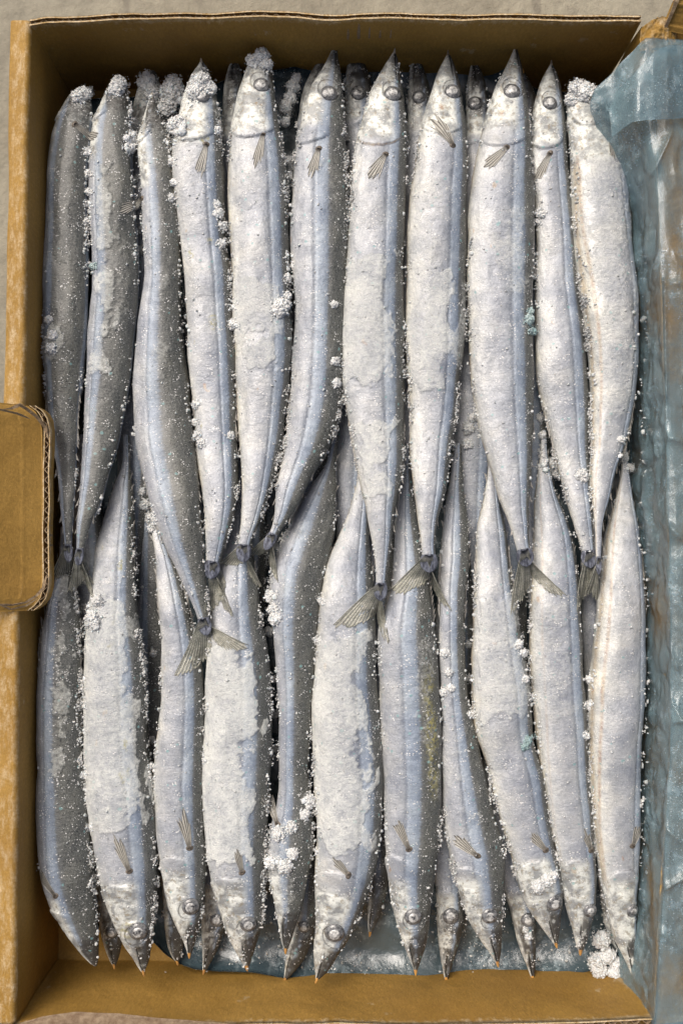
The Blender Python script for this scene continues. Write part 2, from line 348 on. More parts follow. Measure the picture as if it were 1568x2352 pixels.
fish(UP, [(190,1320,1342),(200,1305,1360),(225,1299,1372),(288,1301,1395),(360,1307,1424),(437,1311,1440),(514,1313,1446),(590,1321,1455),(692,1332,1465),(795,1346,1467),(872,1352,1463),(924,1353,1455),(1026,1355,1434),(1078,1353,1414),(1145,1356,1398),(1200,1362,1384),(1290,1368,1378)],
     -24, None, [(1399,318),(1408,362),12], [(1355,1385),(1385,1390)], [(190,1000,.08,.98,.58)],
     'fish white with frost all over beside the blue film, rightmost of the upper row', 11, gy_=300, jaw=False, belly=1)
# lower row -------------------------------------------------------------------------------------------------------------
def ext(x0, x1, y0=1000):   # tail hidden under the upper row
    return [(y0+90, x0+3, x1-3), (y0+40, (x0+x1)/2-8, (x0+x1)/2+8), (y0, (x0+x1)/2-7, (x0+x1)/2+7)]
fish(LO, [(2218,215,224),(2205,203,228),(2180,182,230),(2133,150,228),(2067,118,223),(1995,94,217),(1902,87,208),(1799,85,200),(1693,85,191),(1590,86,190),(1539,88,189),(1436,97,187),(1370,113,178),(1310,128,168),(1260,136,160),(1210,140,158)],
     48, None, [(128,2058),(80,2001),9], None, [(1330,1700,.42,.78,.66),(1700,1800,.45,.72,.66),(2130,2230,.0,.8,.3)],
     'dark-backed fish lying back-up against the left wall, leftmost of the lower row', 21, gy_=2070, jaw=False)
fish(LO, [(2233,326,333),(2215,314,340),(2200,307,345),(2154,277,354),(2082,248,361),(1995,226,365),(1902,209,361),(1799,199,354),(1719,194,341),(1616,194,338),(1513,196,332),(1416,203,316),(1359,213,313),(1272,221,312),(1179,244,308),(1110,264,303),(1060,281,300),(1000,283,297)],
     4, [318,2137,23], [(298,2001),(265,1925),9], None, [(1370,1900,.0,.88,.82),(1400,1500,.0,1,.7),(1150,1400,0,.95,.46)],
     'broad lower fish coated in thick white frost, second from the left', 22, gy_=2016)
fish(LO, [(2192,431,439),(2169,424,447),(2123,405,460),(2067,384,469),(1979,367,472),(1902,357,471),(1799,355,469),(1709,361,471),(1590,369,470),(1488,369,458),(1375,363,430),(1282,357,399),(1220,350,372),(1150,347,363),(1060,340,354)],
     7, [438,2081,21], [(436,1948),(422,1862),11], None, [(1880,1920,.1,.5,.5)],
     'smooth bluish lower fish with a bright belly sheen, third from the left', 23, gy_=1956)
fish(LO, [(2221,562,572),(2190,545,583),(2138,519,599),(2067,496,607),(1995,480,610),(1902,470,614),(1799,465,620),(1719,468,624),(1616,470,625),(1488,477,612),(1436,480,602),(1349,489,592),(1256,512,580),(1179,528,566),(1110,535,560),(1040,540,554)],
     8, [570,2121,20], [(556,2004),(546,1955),8], None, [(1480,1960,.0,.80,.95),(1960,2060,.1,.7,.45)],
     'lower fish with a flat squared-off slab of frost on its flank', 24, gy_=2000)
fish(LO, [(2182,652,660),(2159,645,669),(2133,641,677),(2056,627,699),(2005,617,707),(1928,617,718),(1850,634,717),(1774,640,711),(1693,640,714),(1539,634,721),(1436,624,728),(1333,623,743),(1272,637,760),(1205,668,774),(1119,716,776),(1060,750,772),(1000,764,779)],
     44, None, [(637,1892),(609,1824),9], None, [(1850,2120,.0,.8,.5),(1200,1400,.1,.5,.36)],
     'narrow dark lower fish with snow smeared over its head', 25, gy_=1950)
fish(LO, [(2250,724,731),(2221,720,758),(2195,719,772),(2149,718,797),(2097,718,823),(2041,719,847),(1979,722,865),(1902,727,877),(1799,725,881),(1693,721,875),(1616,719,869),(1513,726,861),(1436,730,860),(1318,748,856),(1231,779,850),(1160,806,846),(1100,822,842),(1030,828,842)],
     0, [768,2141,24], [(800,2010),(770,1974),12], None, [(1440,1940,.0,.82,.85),(1290,1440,.1,.7,.36)],
     'fattest lower fish, big frost plate, beak pointing down and left', 26, gy_=1990)
fish(LO, [(2231,950,958),(2205,941,966),(2169,927,978),(2118,911,985),(2056,894,991),(1979,884,999),(1902,882,1009),(1799,882,1012),(1693,875,1012),(1565,871,1008),(1462,868,1001),(1411,880,997),(1333,902,985),(1231,909,965),(1150,918,950),(1080,925,944),(1020,928,942)],
     30, [948,2104,21], [(939,1951),(908,1880),9], None, [(1400,1800,.55,.99,.52),(1460,1850,.72,.97,.56)],
     'lower fish with a yellow-green stained streak on its frosted back', 27, gy_=1958)
fish(LO, [(2212,1138,1146),(2190,1126,1150),(2159,1105,1154),(2108,1076,1157),(2041,1050,1159),(1969,1030,1158),(1902,1021,1143),(1825,1016,1124),(1693,1016,1093),(1590,1013,1073),(1488,1008,1068),(1359,1006,1070),(1282,1009,1078),(1179,1019,1070),(1100,1034,1060),(1020,1045,1060)],
     27, [1123,2102,20], [(1096,1966),(1042,1926),14], None, [(1480,1800,.0,.7,.44),(1830,1900,.4,.8,.5)],
     'lower fish with its fin fanned over a grey gill cover', 28, gy_=1975)
fish(LO, [(2169,1272,1280),(2155,1262,1283),(2123,1240,1288),(2077,1210,1291),(2025,1188,1289),(1953,1168,1273),(1876,1146,1259),(1789,1124,1247),(1719,1110,1228),(1667,1092,1222),(1590,1081,1217),(1513,1080,1204),(1436,1085,1191),(1333,1088,1175),(1231,1092,1163),(1154,1107,1148),(1080,1118,1140),(1010,1122,1136)],
     -6, [1272,2073,20], [(1253,1953),(1216,1910),12], None, [(1380,1640,.1,.98,.62),(1640,1760,.0,.5,.46)],
     'pale lower fish slanting right with a lump of snow above its eye', 29, gy_=1965)
fish(LO, [(2185,1327,1337),(2172,1322,1343),(2133,1313,1354),(2077,1296,1366),(2030,1288,1369),(1964,1276,1365),(1876,1258,1359),(1799,1247,1352),(1693,1230,1347),(1565,1222,1338),(1462,1216,1333),(1359,1219,1328),(1256,1222,1316),(1154,1227,1282),(1090,1234,1264),(1040,1240,1256),(990,1242,1254)],
     -8, [1353,2090,17], [(1357,1953),(1340,1908),10], None, [(1370,1650,.0,.75,.50)],
     'mottled silver fish with brownish belly seam, second from the right in the lower row', 30, gy_=1965, belly=.6)
fish(LO, [(2236,1448,1458),(2195,1430,1461),(2144,1404,1461),(2077,1389,1462),(2015,1376,1464),(1953,1366,1466),(1876,1356,1467),(1799,1351,1469),(1693,1348,1473),(1590,1348,1480),(1513,1357,1483),(1411,1371,1482),(1308,1379,1475),(1231,1387,1467),(1154,1406,1454),(1100,1420,1445),(1057,1425,1440),(1000,1424,1438)],
     -24, [1450,2091,16], [(1452,1943),(1470,1898),13], None, [(1130,1420,.1,.6,.40),(1500,1760,.55,1,.2)],
     'pale fish showing its belly seam beside the blue film, rightmost of the lower row', 31, gy_=1990, belly=1)
# fish of the layer beneath, only their heads (and a dark back here and there) show -----------------------------------------
ZU = .029
def under(head, bw, x_end, y_end, eye, label, seed, roll=0, frost=(), **kw):
    sgn = 1 if y_end > head[0][0] else -1
    y0 = head[-1][0]; c0 = (head[-1][1]+head[-1][2])/2; L = abs(y_end-y0); rows = list(head)
    for f, wf in ((.25, 1), (.5, 1), (.7, .85), (.85, .6), (1, .3)):
        y = y0+sgn*L*f; c = c0+(x_end-c0)*f; rows.append((y, c-bw*wf/2, c+bw*wf/2))
    fish(UN, rows, roll, eye, None, None, frost, label, seed, z=ZU, **kw)
under([(98,749,754),(125,737,764),(154,722,775),(231,690,780),(320,680,785),(400,672,785)], 110, 700, 1420, None, 'dark snout peeking out behind the left shoulder of the sixth upper fish', 41, 30)
under([(97,811,816),(120,804,826),(160,795,842),(205,791,856),(300,792,860),(380,800,870)], 105, 800, 1420, [823,214,19], 'small dark head with a round eye between the sixth and seventh upper fish', 42, 18)
under([(118,950,955),(140,943,965),(180,937,980),(231,935,990),(300,935,995),(380,925,1000)], 105, 935, 1420, [961,224,17], 'small dark head showing between the seventh and eighth upper fish', 43, 14)
under([(136,1085,1090),(158,1077,1102),(190,1071,1116),(240,1069,1124),(300,1065,1130),(380,1060,1140)], 110, 1080, 1420, [1090,238,19], 'reddish brown head with a dark eye between the eighth and ninth upper fish', 44, 10)
under([(165,1198,1204),(200,1190,1222),(240,1188,1235),(320,1185,1240)], 90, 1230, 1420, None, 'sliver of dark head in the gap left of the tenth upper fish', 45, 30)
under([(165,345,360),(190,322,368),(240,308,376),(320,296,384)], 95, 300, 1420, None, 'snow-buried snout above the third upper fish', 46, 20, [(160,260,0,1,.7)], jaw=False)
under([(136,532,545),(165,522,554),(220,512,562),(320,505,575)], 100, 500, 1420, None, 'dark frosted snout between the fourth and fifth upper fish', 47, 20, [(130,230,0,1,.5)], jaw=False)
under([(2218,259,266),(2195,247,276),(2141,233,284),(2077,226,285),(2000,220,290)], 100, 190, 1000, [257,2141,15], 'small head half hidden behind the snout of the second lower fish', 51, 12)
under([(2210,404,411),(2180,386,422),(2133,378,428),(2082,376,425),(2000,370,420),(1900,330,380)], 74, 345, 1080, None, 'dark head and long dark back between the second and third lower fish', 52, 50)
under([(2231,465,472),(2205,464,487),(2159,463,510),(2100,462,522),(2000,460,530)], 100, 600, 1000, [498,2112,17], 'dark-cheeked head between the third and fourth lower fish', 53, 10)
under([(2250,651,657),(2221,652,684),(2174,657,712),(2123,676,722),(2040,672,735),(1900,680,742)], 84, 700, 1100, [698,2128,15], 'thin dark head crossing under the snout of the fifth lower fish', 54, 35)
under([(2144,846,853),(2108,842,870),(2056,845,888),(1980,835,900)], 90, 880, 1000, None, 'small dark snout right of the fattest lower fish', 55, 35)
under([(2248,1020,1028),(2210,1012,1040),(2159,1004,1056),(2108,1002,1066),(2056,1005,1064),(1960,985,1070)], 96, 1060, 1000, [1034,2103,20], 'black-edged head with a large eye between the seventh and eighth lower fish', 56, 14)
under([(2245,1219,1226),(2210,1206,1229),(2169,1190,1230),(2108,1172,1230),(2056,1162,1224),(1960,1120,1200)], 100, 1160, 1000, [1211,2112,17], 'dark narrow head with a patch of snow between the eighth and ninth lower fish', 57, 14)
under([(2210,1440,1446),(2150,1395,1430),(2077,1380,1430),(1980,1370,1440)], 80, 1350, 1000, None, 'dark head mostly hidden left of the rightmost lower fish', 58, 30)

bodies_V, bodies_F, voff = [], [], 0
XR = {}
PX_MM = .254
def build_fish(f):
    global voff
    rows = sorted(f['rows'], key=lambda r: r[0]); head_up = f['rows'][0][0] < f['rows'][-1][0]
    ys = np.array([r[0] for r in rows], float); y0, y1 = ys[0], ys[-1]
    under_ = f['kind'] == UN
    step = 6.0 if under_ else 3.0
    N = int((y1-y0)/step)+1
    u = np.linspace(0, 1, N)
    # denser at the snout
    yy = y0+(y1-y0)*u
    xl = pchip(ys, [r[1] for r in rows], yy); xr = pchip(ys, [r[2] for r in rows], yy)
    k = np.exp(-np.linspace(-2, 2, 13)**2); k /= k.sum()
    for _ in range(2):
        pad = lambda a: np.convolve(np.concatenate([np.full(6, a[0])*1+(np.arange(-6, 0))*(a[1]-a[0]), a, a[-1]+(np.arange(1, 7))*(a[-1]-a[-2])]), k, 'valid')
        wl = pad(xl); wr = pad(xr); e = np.minimum(sm(0, .03, u), sm(0, .03, 1-u))
        xl = xl*(1-e)+wl*e; xr = xr*(1-e)+wr*e
    # z of the axis
    if f['z'] is not None: zb = np.full(N, f['z'])
    else: zb = np.full(N, ZT)
    if f['kind'] == UP: zb = zb+.011*sm(900, 1260, yy)
    if f['kind'] == LO: zb = zb-.010*sm(1420, 1120, yy)
    if under_ : zb = zb - .004*(sm(400, 900, yy) if head_up else sm(1950, 1500, yy))
    L = at(xl, yy, zb); Rr = at(xr, yy, zb)
    C = (L+Rr)/2; T = np.gradient(C, axis=0); T /= np.linalg.norm(T, axis=1, keepdims=True)
    if not head_up: T = -T
    # T points snout -> tail along increasing t
    D = Rr-L; hw = np.linalg.norm(D, axis=1)/2
    Z = np.array([0, 0, 1.0]); S = np.cross(T, Z); S /= np.linalg.norm(S, axis=1, keepdims=True)
    if S[:, 0].mean() < 0: S = -S
    hw = np.abs((D*S).sum(1))/2
    Up = np.cross(S, T); Up *= np.sign(Up[:, 2:3])
    seg = np.linalg.norm(np.diff(C, axis=0), axis=1); arc = np.concatenate([[0], np.cumsum(seg)])
    if not head_up: arc = arc[-1]-arc
    Ltot = arc.max(); t = arc/Ltot
    if under_: t = arc/.29
    hb = hw*(.66-.10*sm(.16, .0, t)); 
    if under_: hb = np.minimum(hb, .0092)
    hb = np.minimum(hb, .0112)
    nt, nb = (44, 10) if under_ else (64, 12)
    ph = np.concatenate([np.linspace(0, math.pi, nt, endpoint=False), np.linspace(math.pi, 2*math.pi, nb, endpoint=False)])
    cph, sph = np.cos(ph), np.sin(ph)
    flat = .90
    cx = np.sign(cph)*np.abs(cph)**flat; sx = np.sign(sph)*np.abs(sph)**.84
    P = C[:, None]+S[:, None]*(hw[:, None, None]*cx[None, :, None])+Up[:, None]*(hb[:, None, None]*sx[None, :, None])
    Nn = S[:, None]*(cph[None, :, None]/np.maximum(hw, 1e-4)[:, None, None])+Up[:, None]*(sph[None, :, None]/np.maximum(hb, 1e-4)[:, None, None])
    Nn /= np.linalg.norm(Nn, axis=-1, keepdims=True)
    deg = np.degrees(ph)
    th = deg-f['roll']; th = np.where(th > 270, 360-th, th); th = np.abs(th); th = np.where(th > 180, 360-th, th)
    ang = np.broadcast_to(th/180, (N, len(ph))).copy()
    tt = np.broadcast_to(t[:, None], ang.shape).copy()
    arcm = arc*1000
    around = hw[:, None]*1000*((ph-math.pi/2)[None])*.9
    fc = np.stack([around+f['seed']*31.7, np.broadcast_to(arcm[:, None], ang.shape), np.full_like(ang, f['seed']*13.1)], -1)
    sy = np.broadcast_to(yy[:, None], ang.shape)
    frac = np.broadcast_to(((1-cph)/2)[None], ang.shape)          # 0 right .. 1 left
    fx = 1-frac
    # frost mask
    fm = np.zeros_like(ang)+.0
    nz = fbm(fc*np.array([.11, .07, 1]), 4)
    nz2 = fbm(fc*np.array([.5, .5, 1])+50, 3)
    for (a0, a1, b0, b1, s_) in f['frost']:
        if b0 <= 0: b0 = -.3
        if b1 >= 1: b1 = 1.3
        dy = np.minimum(sy-a0, a1-sy)/110.0; dx = np.minimum(fx-b0, b1-fx)
        d = np.minimum(dy, dx)+(nz-.5)*.85+(nz2-.5)*.22
        if s_ > .6: m = sm(-.03, .07, d)*(.50+.45*(s_-.5))*(.82+.36*nz)
        else: m = sm(-.10, .25, d)*(.24+.46*s_)
        fm = np.maximum(fm, m*(sph[None] > -.2))
    base = .02+.20*sm(.5, .75, fbm(fc*np.array([.05, .03, 1])+9, 3))
    fm = np.maximum(fm, base)
    # relief
    disp = .00026*sm(.30, .58, fm)*(.75+.6*nz2)+.00016*sm(.60, .80, fm)*(.6+.8*nz2)
    disp += (fbm(fc*np.array([.07, .032, 1])+80, 3)-.5)*.0032*sm(.02, .1, tt)*sm(0, .1, 1-tt)
    disp += (nz2-.5)*.00016
    mark = np.zeros_like(ang)
    # gill cover: step down behind a curved line, cheek arcs, mouth line
    if f['gy']: tg = float(np.interp(f['gy'], yy, t))
    else: tg = .19
    side = sm(38, 62, th)*sm(180, 150, th); side = np.broadcast_to(side[None], ang.shape)
    tgl = tg-.018*((th-105)/55.0)**2*np.ones_like(tt)+.004*(nz2-.5)
    d = (tt-tgl)*Ltot*1000                                      # mm behind the gill edge
    disp += side*.0009*sm(-9, -.8, d)*(1-sm(-.3, .35, d))
    mark = np.maximum(mark, side*np.exp(-((d-.25)/.30)**2)*(.35+.4*nz))
    for fac, wd, am in ((.80, .7, .00035), (.62, .9, .0003)):
        dd = (tt-(tgl-.02*0)*fac+.010*np.cos(np.radians(th-95))*0)*Ltot*1000
        disp -= side*am*np.exp(-(dd/wd)**2)
    # eye socket
    if f['eye']:
        ex, ey, er = f['eye']
        # lateral line / socket in px space
        pxx = xl[:, None]+(xr-xl)[:, None]*fx
        rr = np.hypot(pxx-ex, sy-ey)/er
        disp += np.where(sph[None] > 0, .0004*np.exp(-((rr-1.28)/.18)**2)-.0006*sm(1.1, .5, rr), 0)
        mark = np.maximum(mark, (sph[None] > 0)*np.exp(-((rr-1.07)/.09)**2)*.62)
    # mouth line: from the snout toward below the eye, on the belly side of the axis
    mfx = (.36 if f['kind'] != UP else .66) if f['roll'] < 30 else .15
    mfs = .10
    dm = np.abs(fx-mfx-mfs*tt/.05)*hw[:, None]*2000
    mth = (sph[None] > 0)*np.exp(-(dm/.35)**2)*sm(.062, .045, tt)
    disp -= mth*.0013; mark = np.maximum(mark, mth*.9)
    crown = (sph[None] > -.2)*sm(.088, .058, tt+.03*(nz-.5))*sm(-.03, .06, fx-mfx-mfs*tt/.05)*sm(.36, .52, nz2*.7+nz*.3+.05)
    if f['kind'] == UN: crown = np.maximum(crown, sm(.17, .10, tt)*sm(.05, .3, fx)*sm(.36, .5, nz2*.6+nz*.4))
    mark = np.maximum(mark, crown*.62)
    # lateral line between stripe and flank
    ll = np.exp(-((th-73)/3.2)**2)[None]*sm(.16, .24, tt)
    disp -= .00035*ll
    # belly keel colouring
    if f['belly']:
        kx = .10+.10*sm(.2, .5, tt)
        mark = mark-f['belly']*.62*np.exp(-((fx-kx)/.040)**2)*(sph[None] > 0)*sm(.1, .2, tt)*(.4+nz)
    elif f['kind'] != UN and f['roll'] < 20:
        mark = mark-.5*np.exp(-(fx/.015)**2)*sm(.15, .25, tt)*sm(.5, .7, nz)
    # a few rips and blood stains
    sp = fbm(fc*np.array([.16, .10, 1])+200, 3)
    mark = mark-.6*sm(.80, .83, sp)*(th > 90)[None]
    # gill cut of the seventh fish
    if f['seed'] == 7:
        mark = mark-1.2*side*np.exp(-((d-.1)/.55)**2)*(.5+nz)
    stain = np.zeros_like(ang)
    if f['seed'] == 27: stain = np.exp(-((fx-.80)/.10)**2)*sm(1500, 1600, sy)*sm(1860, 1760, sy)*sm(.3, .6, nz)
    if f['seed'] in (4, 22): stain = .7*sm(.66, .74, nz)*(th > 60)[None]*(np.abs(fx-.5) < .3)
    P = P+Nn*disp[..., None]
    m = len(ph)
    V = P.reshape(-1, 3); Fq = gridF(N, m, wrap=True)
    # end caps
    c0 = P[0].mean(0)-(T[0]*(-.0008) if not head_up else T[0]*.0008); c1 = P[-1].mean(0)+(T[-1]*.0006 if head_up else -T[-1]*.0006)
    V = np.concatenate([V, [c0], [c1]]); nv = N*m
    jj = np.arange(m); capA = np.stack([np.full(m, nv), (jj+1) % m, jj, jj], -1); capB = np.stack([np.full(m, nv+1), (N-1)*m+jj, (N-1)*m+(jj+1) % m, (N-1)*m+(jj+1) % m], -1)
    tri = np.concatenate([capA[:, :3], capB[:, :3]])
    ext_ = lambda a, v0, v1: np.concatenate([a.reshape(-1, *a.shape[2:]), [v0], [v1]])
    at_ = dict(ang=ext_(ang, ang[0].mean(), .3), tt=ext_(tt, t[0], t[-1]), frost=ext_(fm, 0, 0), mark=ext_(mark, 0, 0), stain=ext_(stain, 0, 0), fc=ext_(fc, fc[0, 0], fc[-1, 0]))
    head_i = 0 if head_up else N-1; tail_i = N-1 if head_up else 0
    up = (T[tail_i][1] if head_up else 0)
    # orientation check
    a, b, c = P[N//2, nt//2], P[N//2, nt//2+1], P[N//2+1, nt//2]
    if np.cross(b-a, c-a)[2] < 0: Fq = Fq[:, ::-1]; tri = tri[:, ::-1]
    names = {UP: ('fish in the upper row', 'upper'), LO: ('fish in the lower row', 'lower'), UN: ('fish in the layer beneath, only heads or backs showing', 'under')}
    root = empty('saury_fish', C[N//2], f['label'], 'fish', names[f['kind']][0])
    # quads + tris: degenerate-free by building tris as separate polygons
    body = mesh_mixed('body', V, Fq, tri, M_SKIN, root, at_)
    sub = 2 if under_ else 3
    Ps = P[::sub]; Vs = Ps.reshape(-1, 3); Fs = gridF(len(Ps), m, wrap=True)
    bodies_V.append(Vs); bodies_F.append(Fs+voff); voff += len(Vs)
    f.update(root=root, C=C, S=S, Up=Up, T=T, hw=hw, hb=hb, t=t, yy=yy, xl=xl, xr=xr, head_up=head_up, hi=head_i, ti=tail_i, P=P, ph=ph, nt=nt)
def mesh_mixed(name, V, Fq, Ft, mat, parent, attrs):
    me = bpy.data.meshes.new(name); V = np.asarray(V, np.float32)
    me.vertices.add(len(V)); me.vertices.foreach_set('co', V.ravel())
    loops = np.concatenate([Fq.ravel(), Ft.ravel()]).astype(np.int32)
    me.loops.add(len(loops)); me.loops.foreach_set('vertex_index', loops)
    ls = np.concatenate([np.arange(len(Fq))*4, Fq.size+np.arange(len(Ft))*3]).astype(np.int32)
    lt = np.concatenate([np.full(len(Fq), 4), np.full(len(Ft), 3)]).astype(np.int32)
    me.polygons.add(len(ls)); me.polygons.foreach_set('loop_start', ls); me.polygons.foreach_set('loop_total', lt)
    me.polygons.foreach_set('use_smooth', np.ones(len(ls), bool))
    for n, a in attrs.items():
        a = np.asarray(a, np.float32)
        if a.ndim == 2: q = me.attributes.new(n, 'FLOAT_VECTOR', 'POINT'); q.data.foreach_set('vector', a.ravel())
        else: q = me.attributes.new(n, 'FLOAT', 'POINT'); q.data.foreach_set('value', a)
    me.update(calc_edges=True); me.validate(); me.materials.append(mat)
    o = bpy.data.objects.new(name, me); sc.collection.objects.link(o)
    o.parent = parent; o.matrix_parent_inverse = Matrix.Translation(-parent.location)
    return o
for f in F: build_fish(f)
VV = np.concatenate(bodies_V); FF = np.concatenate(bodies_F)
bvh = BVHTree.FromPolygons(VV.tolist(), FF.tolist())
def top(x, y, z0=.15):
    h = bvh.ray_cast(Vector((float(x), float(y), z0)), Vector((0, 0, -1)))
    return h
def on(px, py, z=.055):
    """first fish surface met by the line of sight through a photo position"""
    p = Vector(at(px, py, z)); d = (p-CAM).normalized()
    h = bvh.ray_cast(CAM, d)
    return h if h[0] is not None else (Vector(at(px, py, .016)), Vector((0, 0, 1)), None, None)

def dome(r, h, nr=9, na=28):
    V = [(0, 0, h)]; 
    for i in range(1, nr):
        a = i/(nr-1)*math.pi/2
        for j in range(na): V.append((r*math.sin(a)*math.cos(2*math.pi*j/na), r*math.sin(a)*math.sin(2*math.pi*j/na), h*math.cos(a)))
    Ft = [(0, 1+j, 1+(j+1) % na, 1+(j+1) % na) for j in range(na)]
    Fq = [(1+(i-1)*na+j, 1+i*na+j, 1+i*na+(j+1) % na, 1+(i-1)*na+(j+1) % na) for i in range(1, nr-1) for j in range(na)]
    return np.array(V), np.array(Fq), np.array(Ft)[:, :3]
def torus(r, rr, na=36, nb=10, sd=0):
    V = []
    for i in range(na):
        a = 2*math.pi*i/na; w_ = rr*(1+.25*math.sin(3*a+sd)); r_ = r*(1+.03*math.sin(2*a+sd*2))
        for j in range(nb):
            b = 2*math.pi*j/nb; V.append(((r_+w_*math.cos(b))*math.cos(a), (r_+w_*math.cos(b))*math.sin(a), w_*.8*math.sin(b)))
    Fq = [(i*nb+j, ((i+1) % na)*nb+j, ((i+1) % na)*nb+(j+1) % nb, i*nb+(j+1) % nb) for i in range(na) for j in range(nb)]
    return np.array(V), np.array(Fq)
def xform(V, loc, nrm):
    q = Vector(nrm).to_track_quat('Z', 'Y').to_matrix(); A = np.array(q)
    return V@A.T+np.array(loc)
def add_eye(f):
    ex, ey, er = f['eye']; loc, nrm, _, _ = on(ex, ey)
    if loc is None: return
    r = er*PX_MM*.001*.95
    if f['kind'] == UN: r *= 1.03
    nrm = (Vector(nrm)*.8+Vector((0, 0, .35))).normalized()
    loc = loc+nrm*.0009
    V, Fq, Ft = dome(r*.98, r*.42)
    eye = mesh_mixed('eye', xform(V, loc-nrm*.0004, nrm), Fq, Ft, M_EYE, f['root'], {})
    V2, Fq2 = torus(r*.97, r*.06, sd=f['seed']); mesh_np('socket_ring', xform(V2, loc+nrm*.0002, nrm), Fq2, M_RING, eye_parent(eye, f))
    V3, Fq3, Ft3 = dome(r*.55, r*.12, 6, 20); p = mesh_mixed('pupil', xform(V3, loc+nrm*(r*.42-.0008), nrm), Fq3, Ft3, M_PUP, f['root'], {})
    p.parent = eye
def eye_parent(eye, f):
    class P_:  # keeps mesh_np's parenting maths while parenting to the eye
        pass
    return eye
_old = mesh_np
def fin_mesh(name, root, dirs, lens, w0, mat, parent, zfun, nrays, nv=12, th=.00028, ridge=.00022, ragged=.12, sd=0, vfin=None, v0=0):
    """fan of rays: dirs (k,2) unit vectors across the fan, lens lengths, w0 root half width"""
    r_ = np.random.default_rng(sd+5)
    nu = nrays*2+1; uu = np.linspace(0, 1, nu); kk = np.linspace(0, 1, len(dirs))
    ax = np.interp(uu, kk, [math.atan2(d[1], d[0]) for d in dirs]); ln = np.interp(uu, kk, lens)
    jit = r_.random(nu)*ragged; jit[1::2] += .05; ln = ln*(1-jit)
    v = np.linspace(0, 1, nv)
    perp = np.array([-math.sin(ax.mean()), math.cos(ax.mean())])
    rx = root[0]+perp[0]*w0*(uu-.5)*2; ry = root[1]+perp[1]*w0*(uu-.5)*2
    curve = .10*(r_.random()-.5)
    A = ax[:, None]+curve*v[None]
    X = rx[:, None]+np.cos(A)*ln[:, None]*v[None]; Y = ry[:, None]+np.sin(A)*ln[:, None]*v[None]
    Zz = zfun(X, Y, v)
    Zz = Zz+np.where(np.arange(nu) % 2 == 0, ridge, -ridge)[:, None]*sm(0, .2, v)[None]
    P = np.stack([X, Y, Zz], -1)
    V, Fq = slab(P, th)
    ray = np.broadcast_to(((uu*nrays)+.5)[:, None], X.shape); fv = np.broadcast_to(v0+(1-v0)*v[None], X.shape)
    at_ = dict(ray=np.concatenate([ray.ravel()]*2), fv=np.concatenate([fv.ravel()]*2))
    o = mesh_np(name, V, Fq, mat, parent, attrs=at_)
    return o
def topz(x, y, default=.02):
    h = top(x, y); return h[0].z if h[0] is not None else default
def add_tail(f):
    i = f['ti']; yr = f['yy'][i]; xr_ = (f['xl'][i]+f['xr'][i])/2; C = f['C'][i]; zb = C[2]; hw = f['hw'][i]
    inner = np.array(at(xr_, yr, zb))[:2]
    tips = [np.array(at(p[0], p[1], zb-.001))[:2] for p in f['tail']]
    mid = (tips[0]+tips[1])/2-inner; mid /= np.linalg.norm(mid)
    Tt = f['T'][i][:2]; Tt = Tt/np.linalg.norm(Tt)
    for k, tp in enumerate(tips):
        d = tp-inner; L = np.linalg.norm(d); a0 = math.atan2(d[1], d[0])
        am = math.atan2(Tt[1]*.5+mid[1]*.5, Tt[0]*.5+mid[0]*.5)
        da = (am-a0+math.pi) % (2*math.pi)-math.pi
        da = max(-R(58), min(R(58), da*.95)); 
        if abs(da) < R(26): da = R(26)*(1 if da >= 0 else -1)
        angs = [a0, a0+da*.3, a0+da*.62, a0+da]; dirs = [(math.cos(a), math.sin(a)) for a in angs]
        lens = [L*1.06, L*.93, L*.70, L*.46]
        rt = inner-Tt*.002
        def zf(X, Y, v, zb=zb, k=k):
            zz = zb+.0003*k+.0012*np.sin(v*3)[None]-.0015*v[None]**2+0*X
            s = np.vectorize(lambda a, b: topz(a, b))(X[:, ::3], Y[:, ::3]); s = np.repeat(s, 3, 1)[:, :X.shape[1]]
            sv = np.maximum(s[:, :], 0)+.0007
            ii = np.clip((v-.15)/.3, 0, 1)[None]
            lowz = np.maximum(zz-.010*ii*v[None], np.where(sv < zb+.006, sv, zz))
            lowz = np.maximum(lowz, zz-.012)
            kr = np.ones(3)/3
            for _ in range(4):
                lowz[:, 1:-1] = (lowz[:, :-2]+lowz[:, 1:-1]+lowz[:, 2:])/3
                lowz[1:-1] = (lowz[:-2]+lowz[1:-1]+lowz[2:])/3
            return np.maximum(lowz, np.where(sv < zb+.006, sv, 0))
        fin_mesh('tail_lobe', rt, dirs, lens, hw*.55, M_FIN, f['root'], zf, 11, 16, sd=f['seed']*3+k)
    # fleshy root of the tail, dark blue
    th_ = np.linspace(0, 2*math.pi, 24, endpoint=False); uu = np.linspace(0, 1, 12)
    ln = .0105
    cc = inner[None]+Tt[None]*(uu[:, None]*ln-.003)
    wv = hw*(.98+.45*np.sin(uu*math.pi*.8))*np.sqrt(np.clip(1-uu**2.5, .0, 1))+.00005; hv = f['hb'][i]*(1.0-.92*uu)*.95
    pr = np.array([-Tt[1], Tt[0]])
    P = np.zeros((12, 24, 3)); P[..., :2] = cc[:, None]+pr[None, None]*(wv[:, None]*np.cos(th_)[None])[..., None]
    P[..., 2] = zb+.0008+hv[:, None]*np.sin(th_)[None]
    o = mesh_np('tail_root', P.reshape(-1, 3), gridF(12, 24, wrap=True, flip=Tt[1] > 0), M_ROOT, f['root'])
s_ = NT('tail_root_skin'); o_ = s_.obj(); n_ = s_.noise(s_.scl(o_, (3, 1, 1)), 260, 4, .7)
M_ROOT = s_.set(col=s_.mix(s_.mr(n_, .4, .65), (.05, .055, .075), (.24, .26, .32)), rough=.35, nrm=s_.bump(n_, .0009))
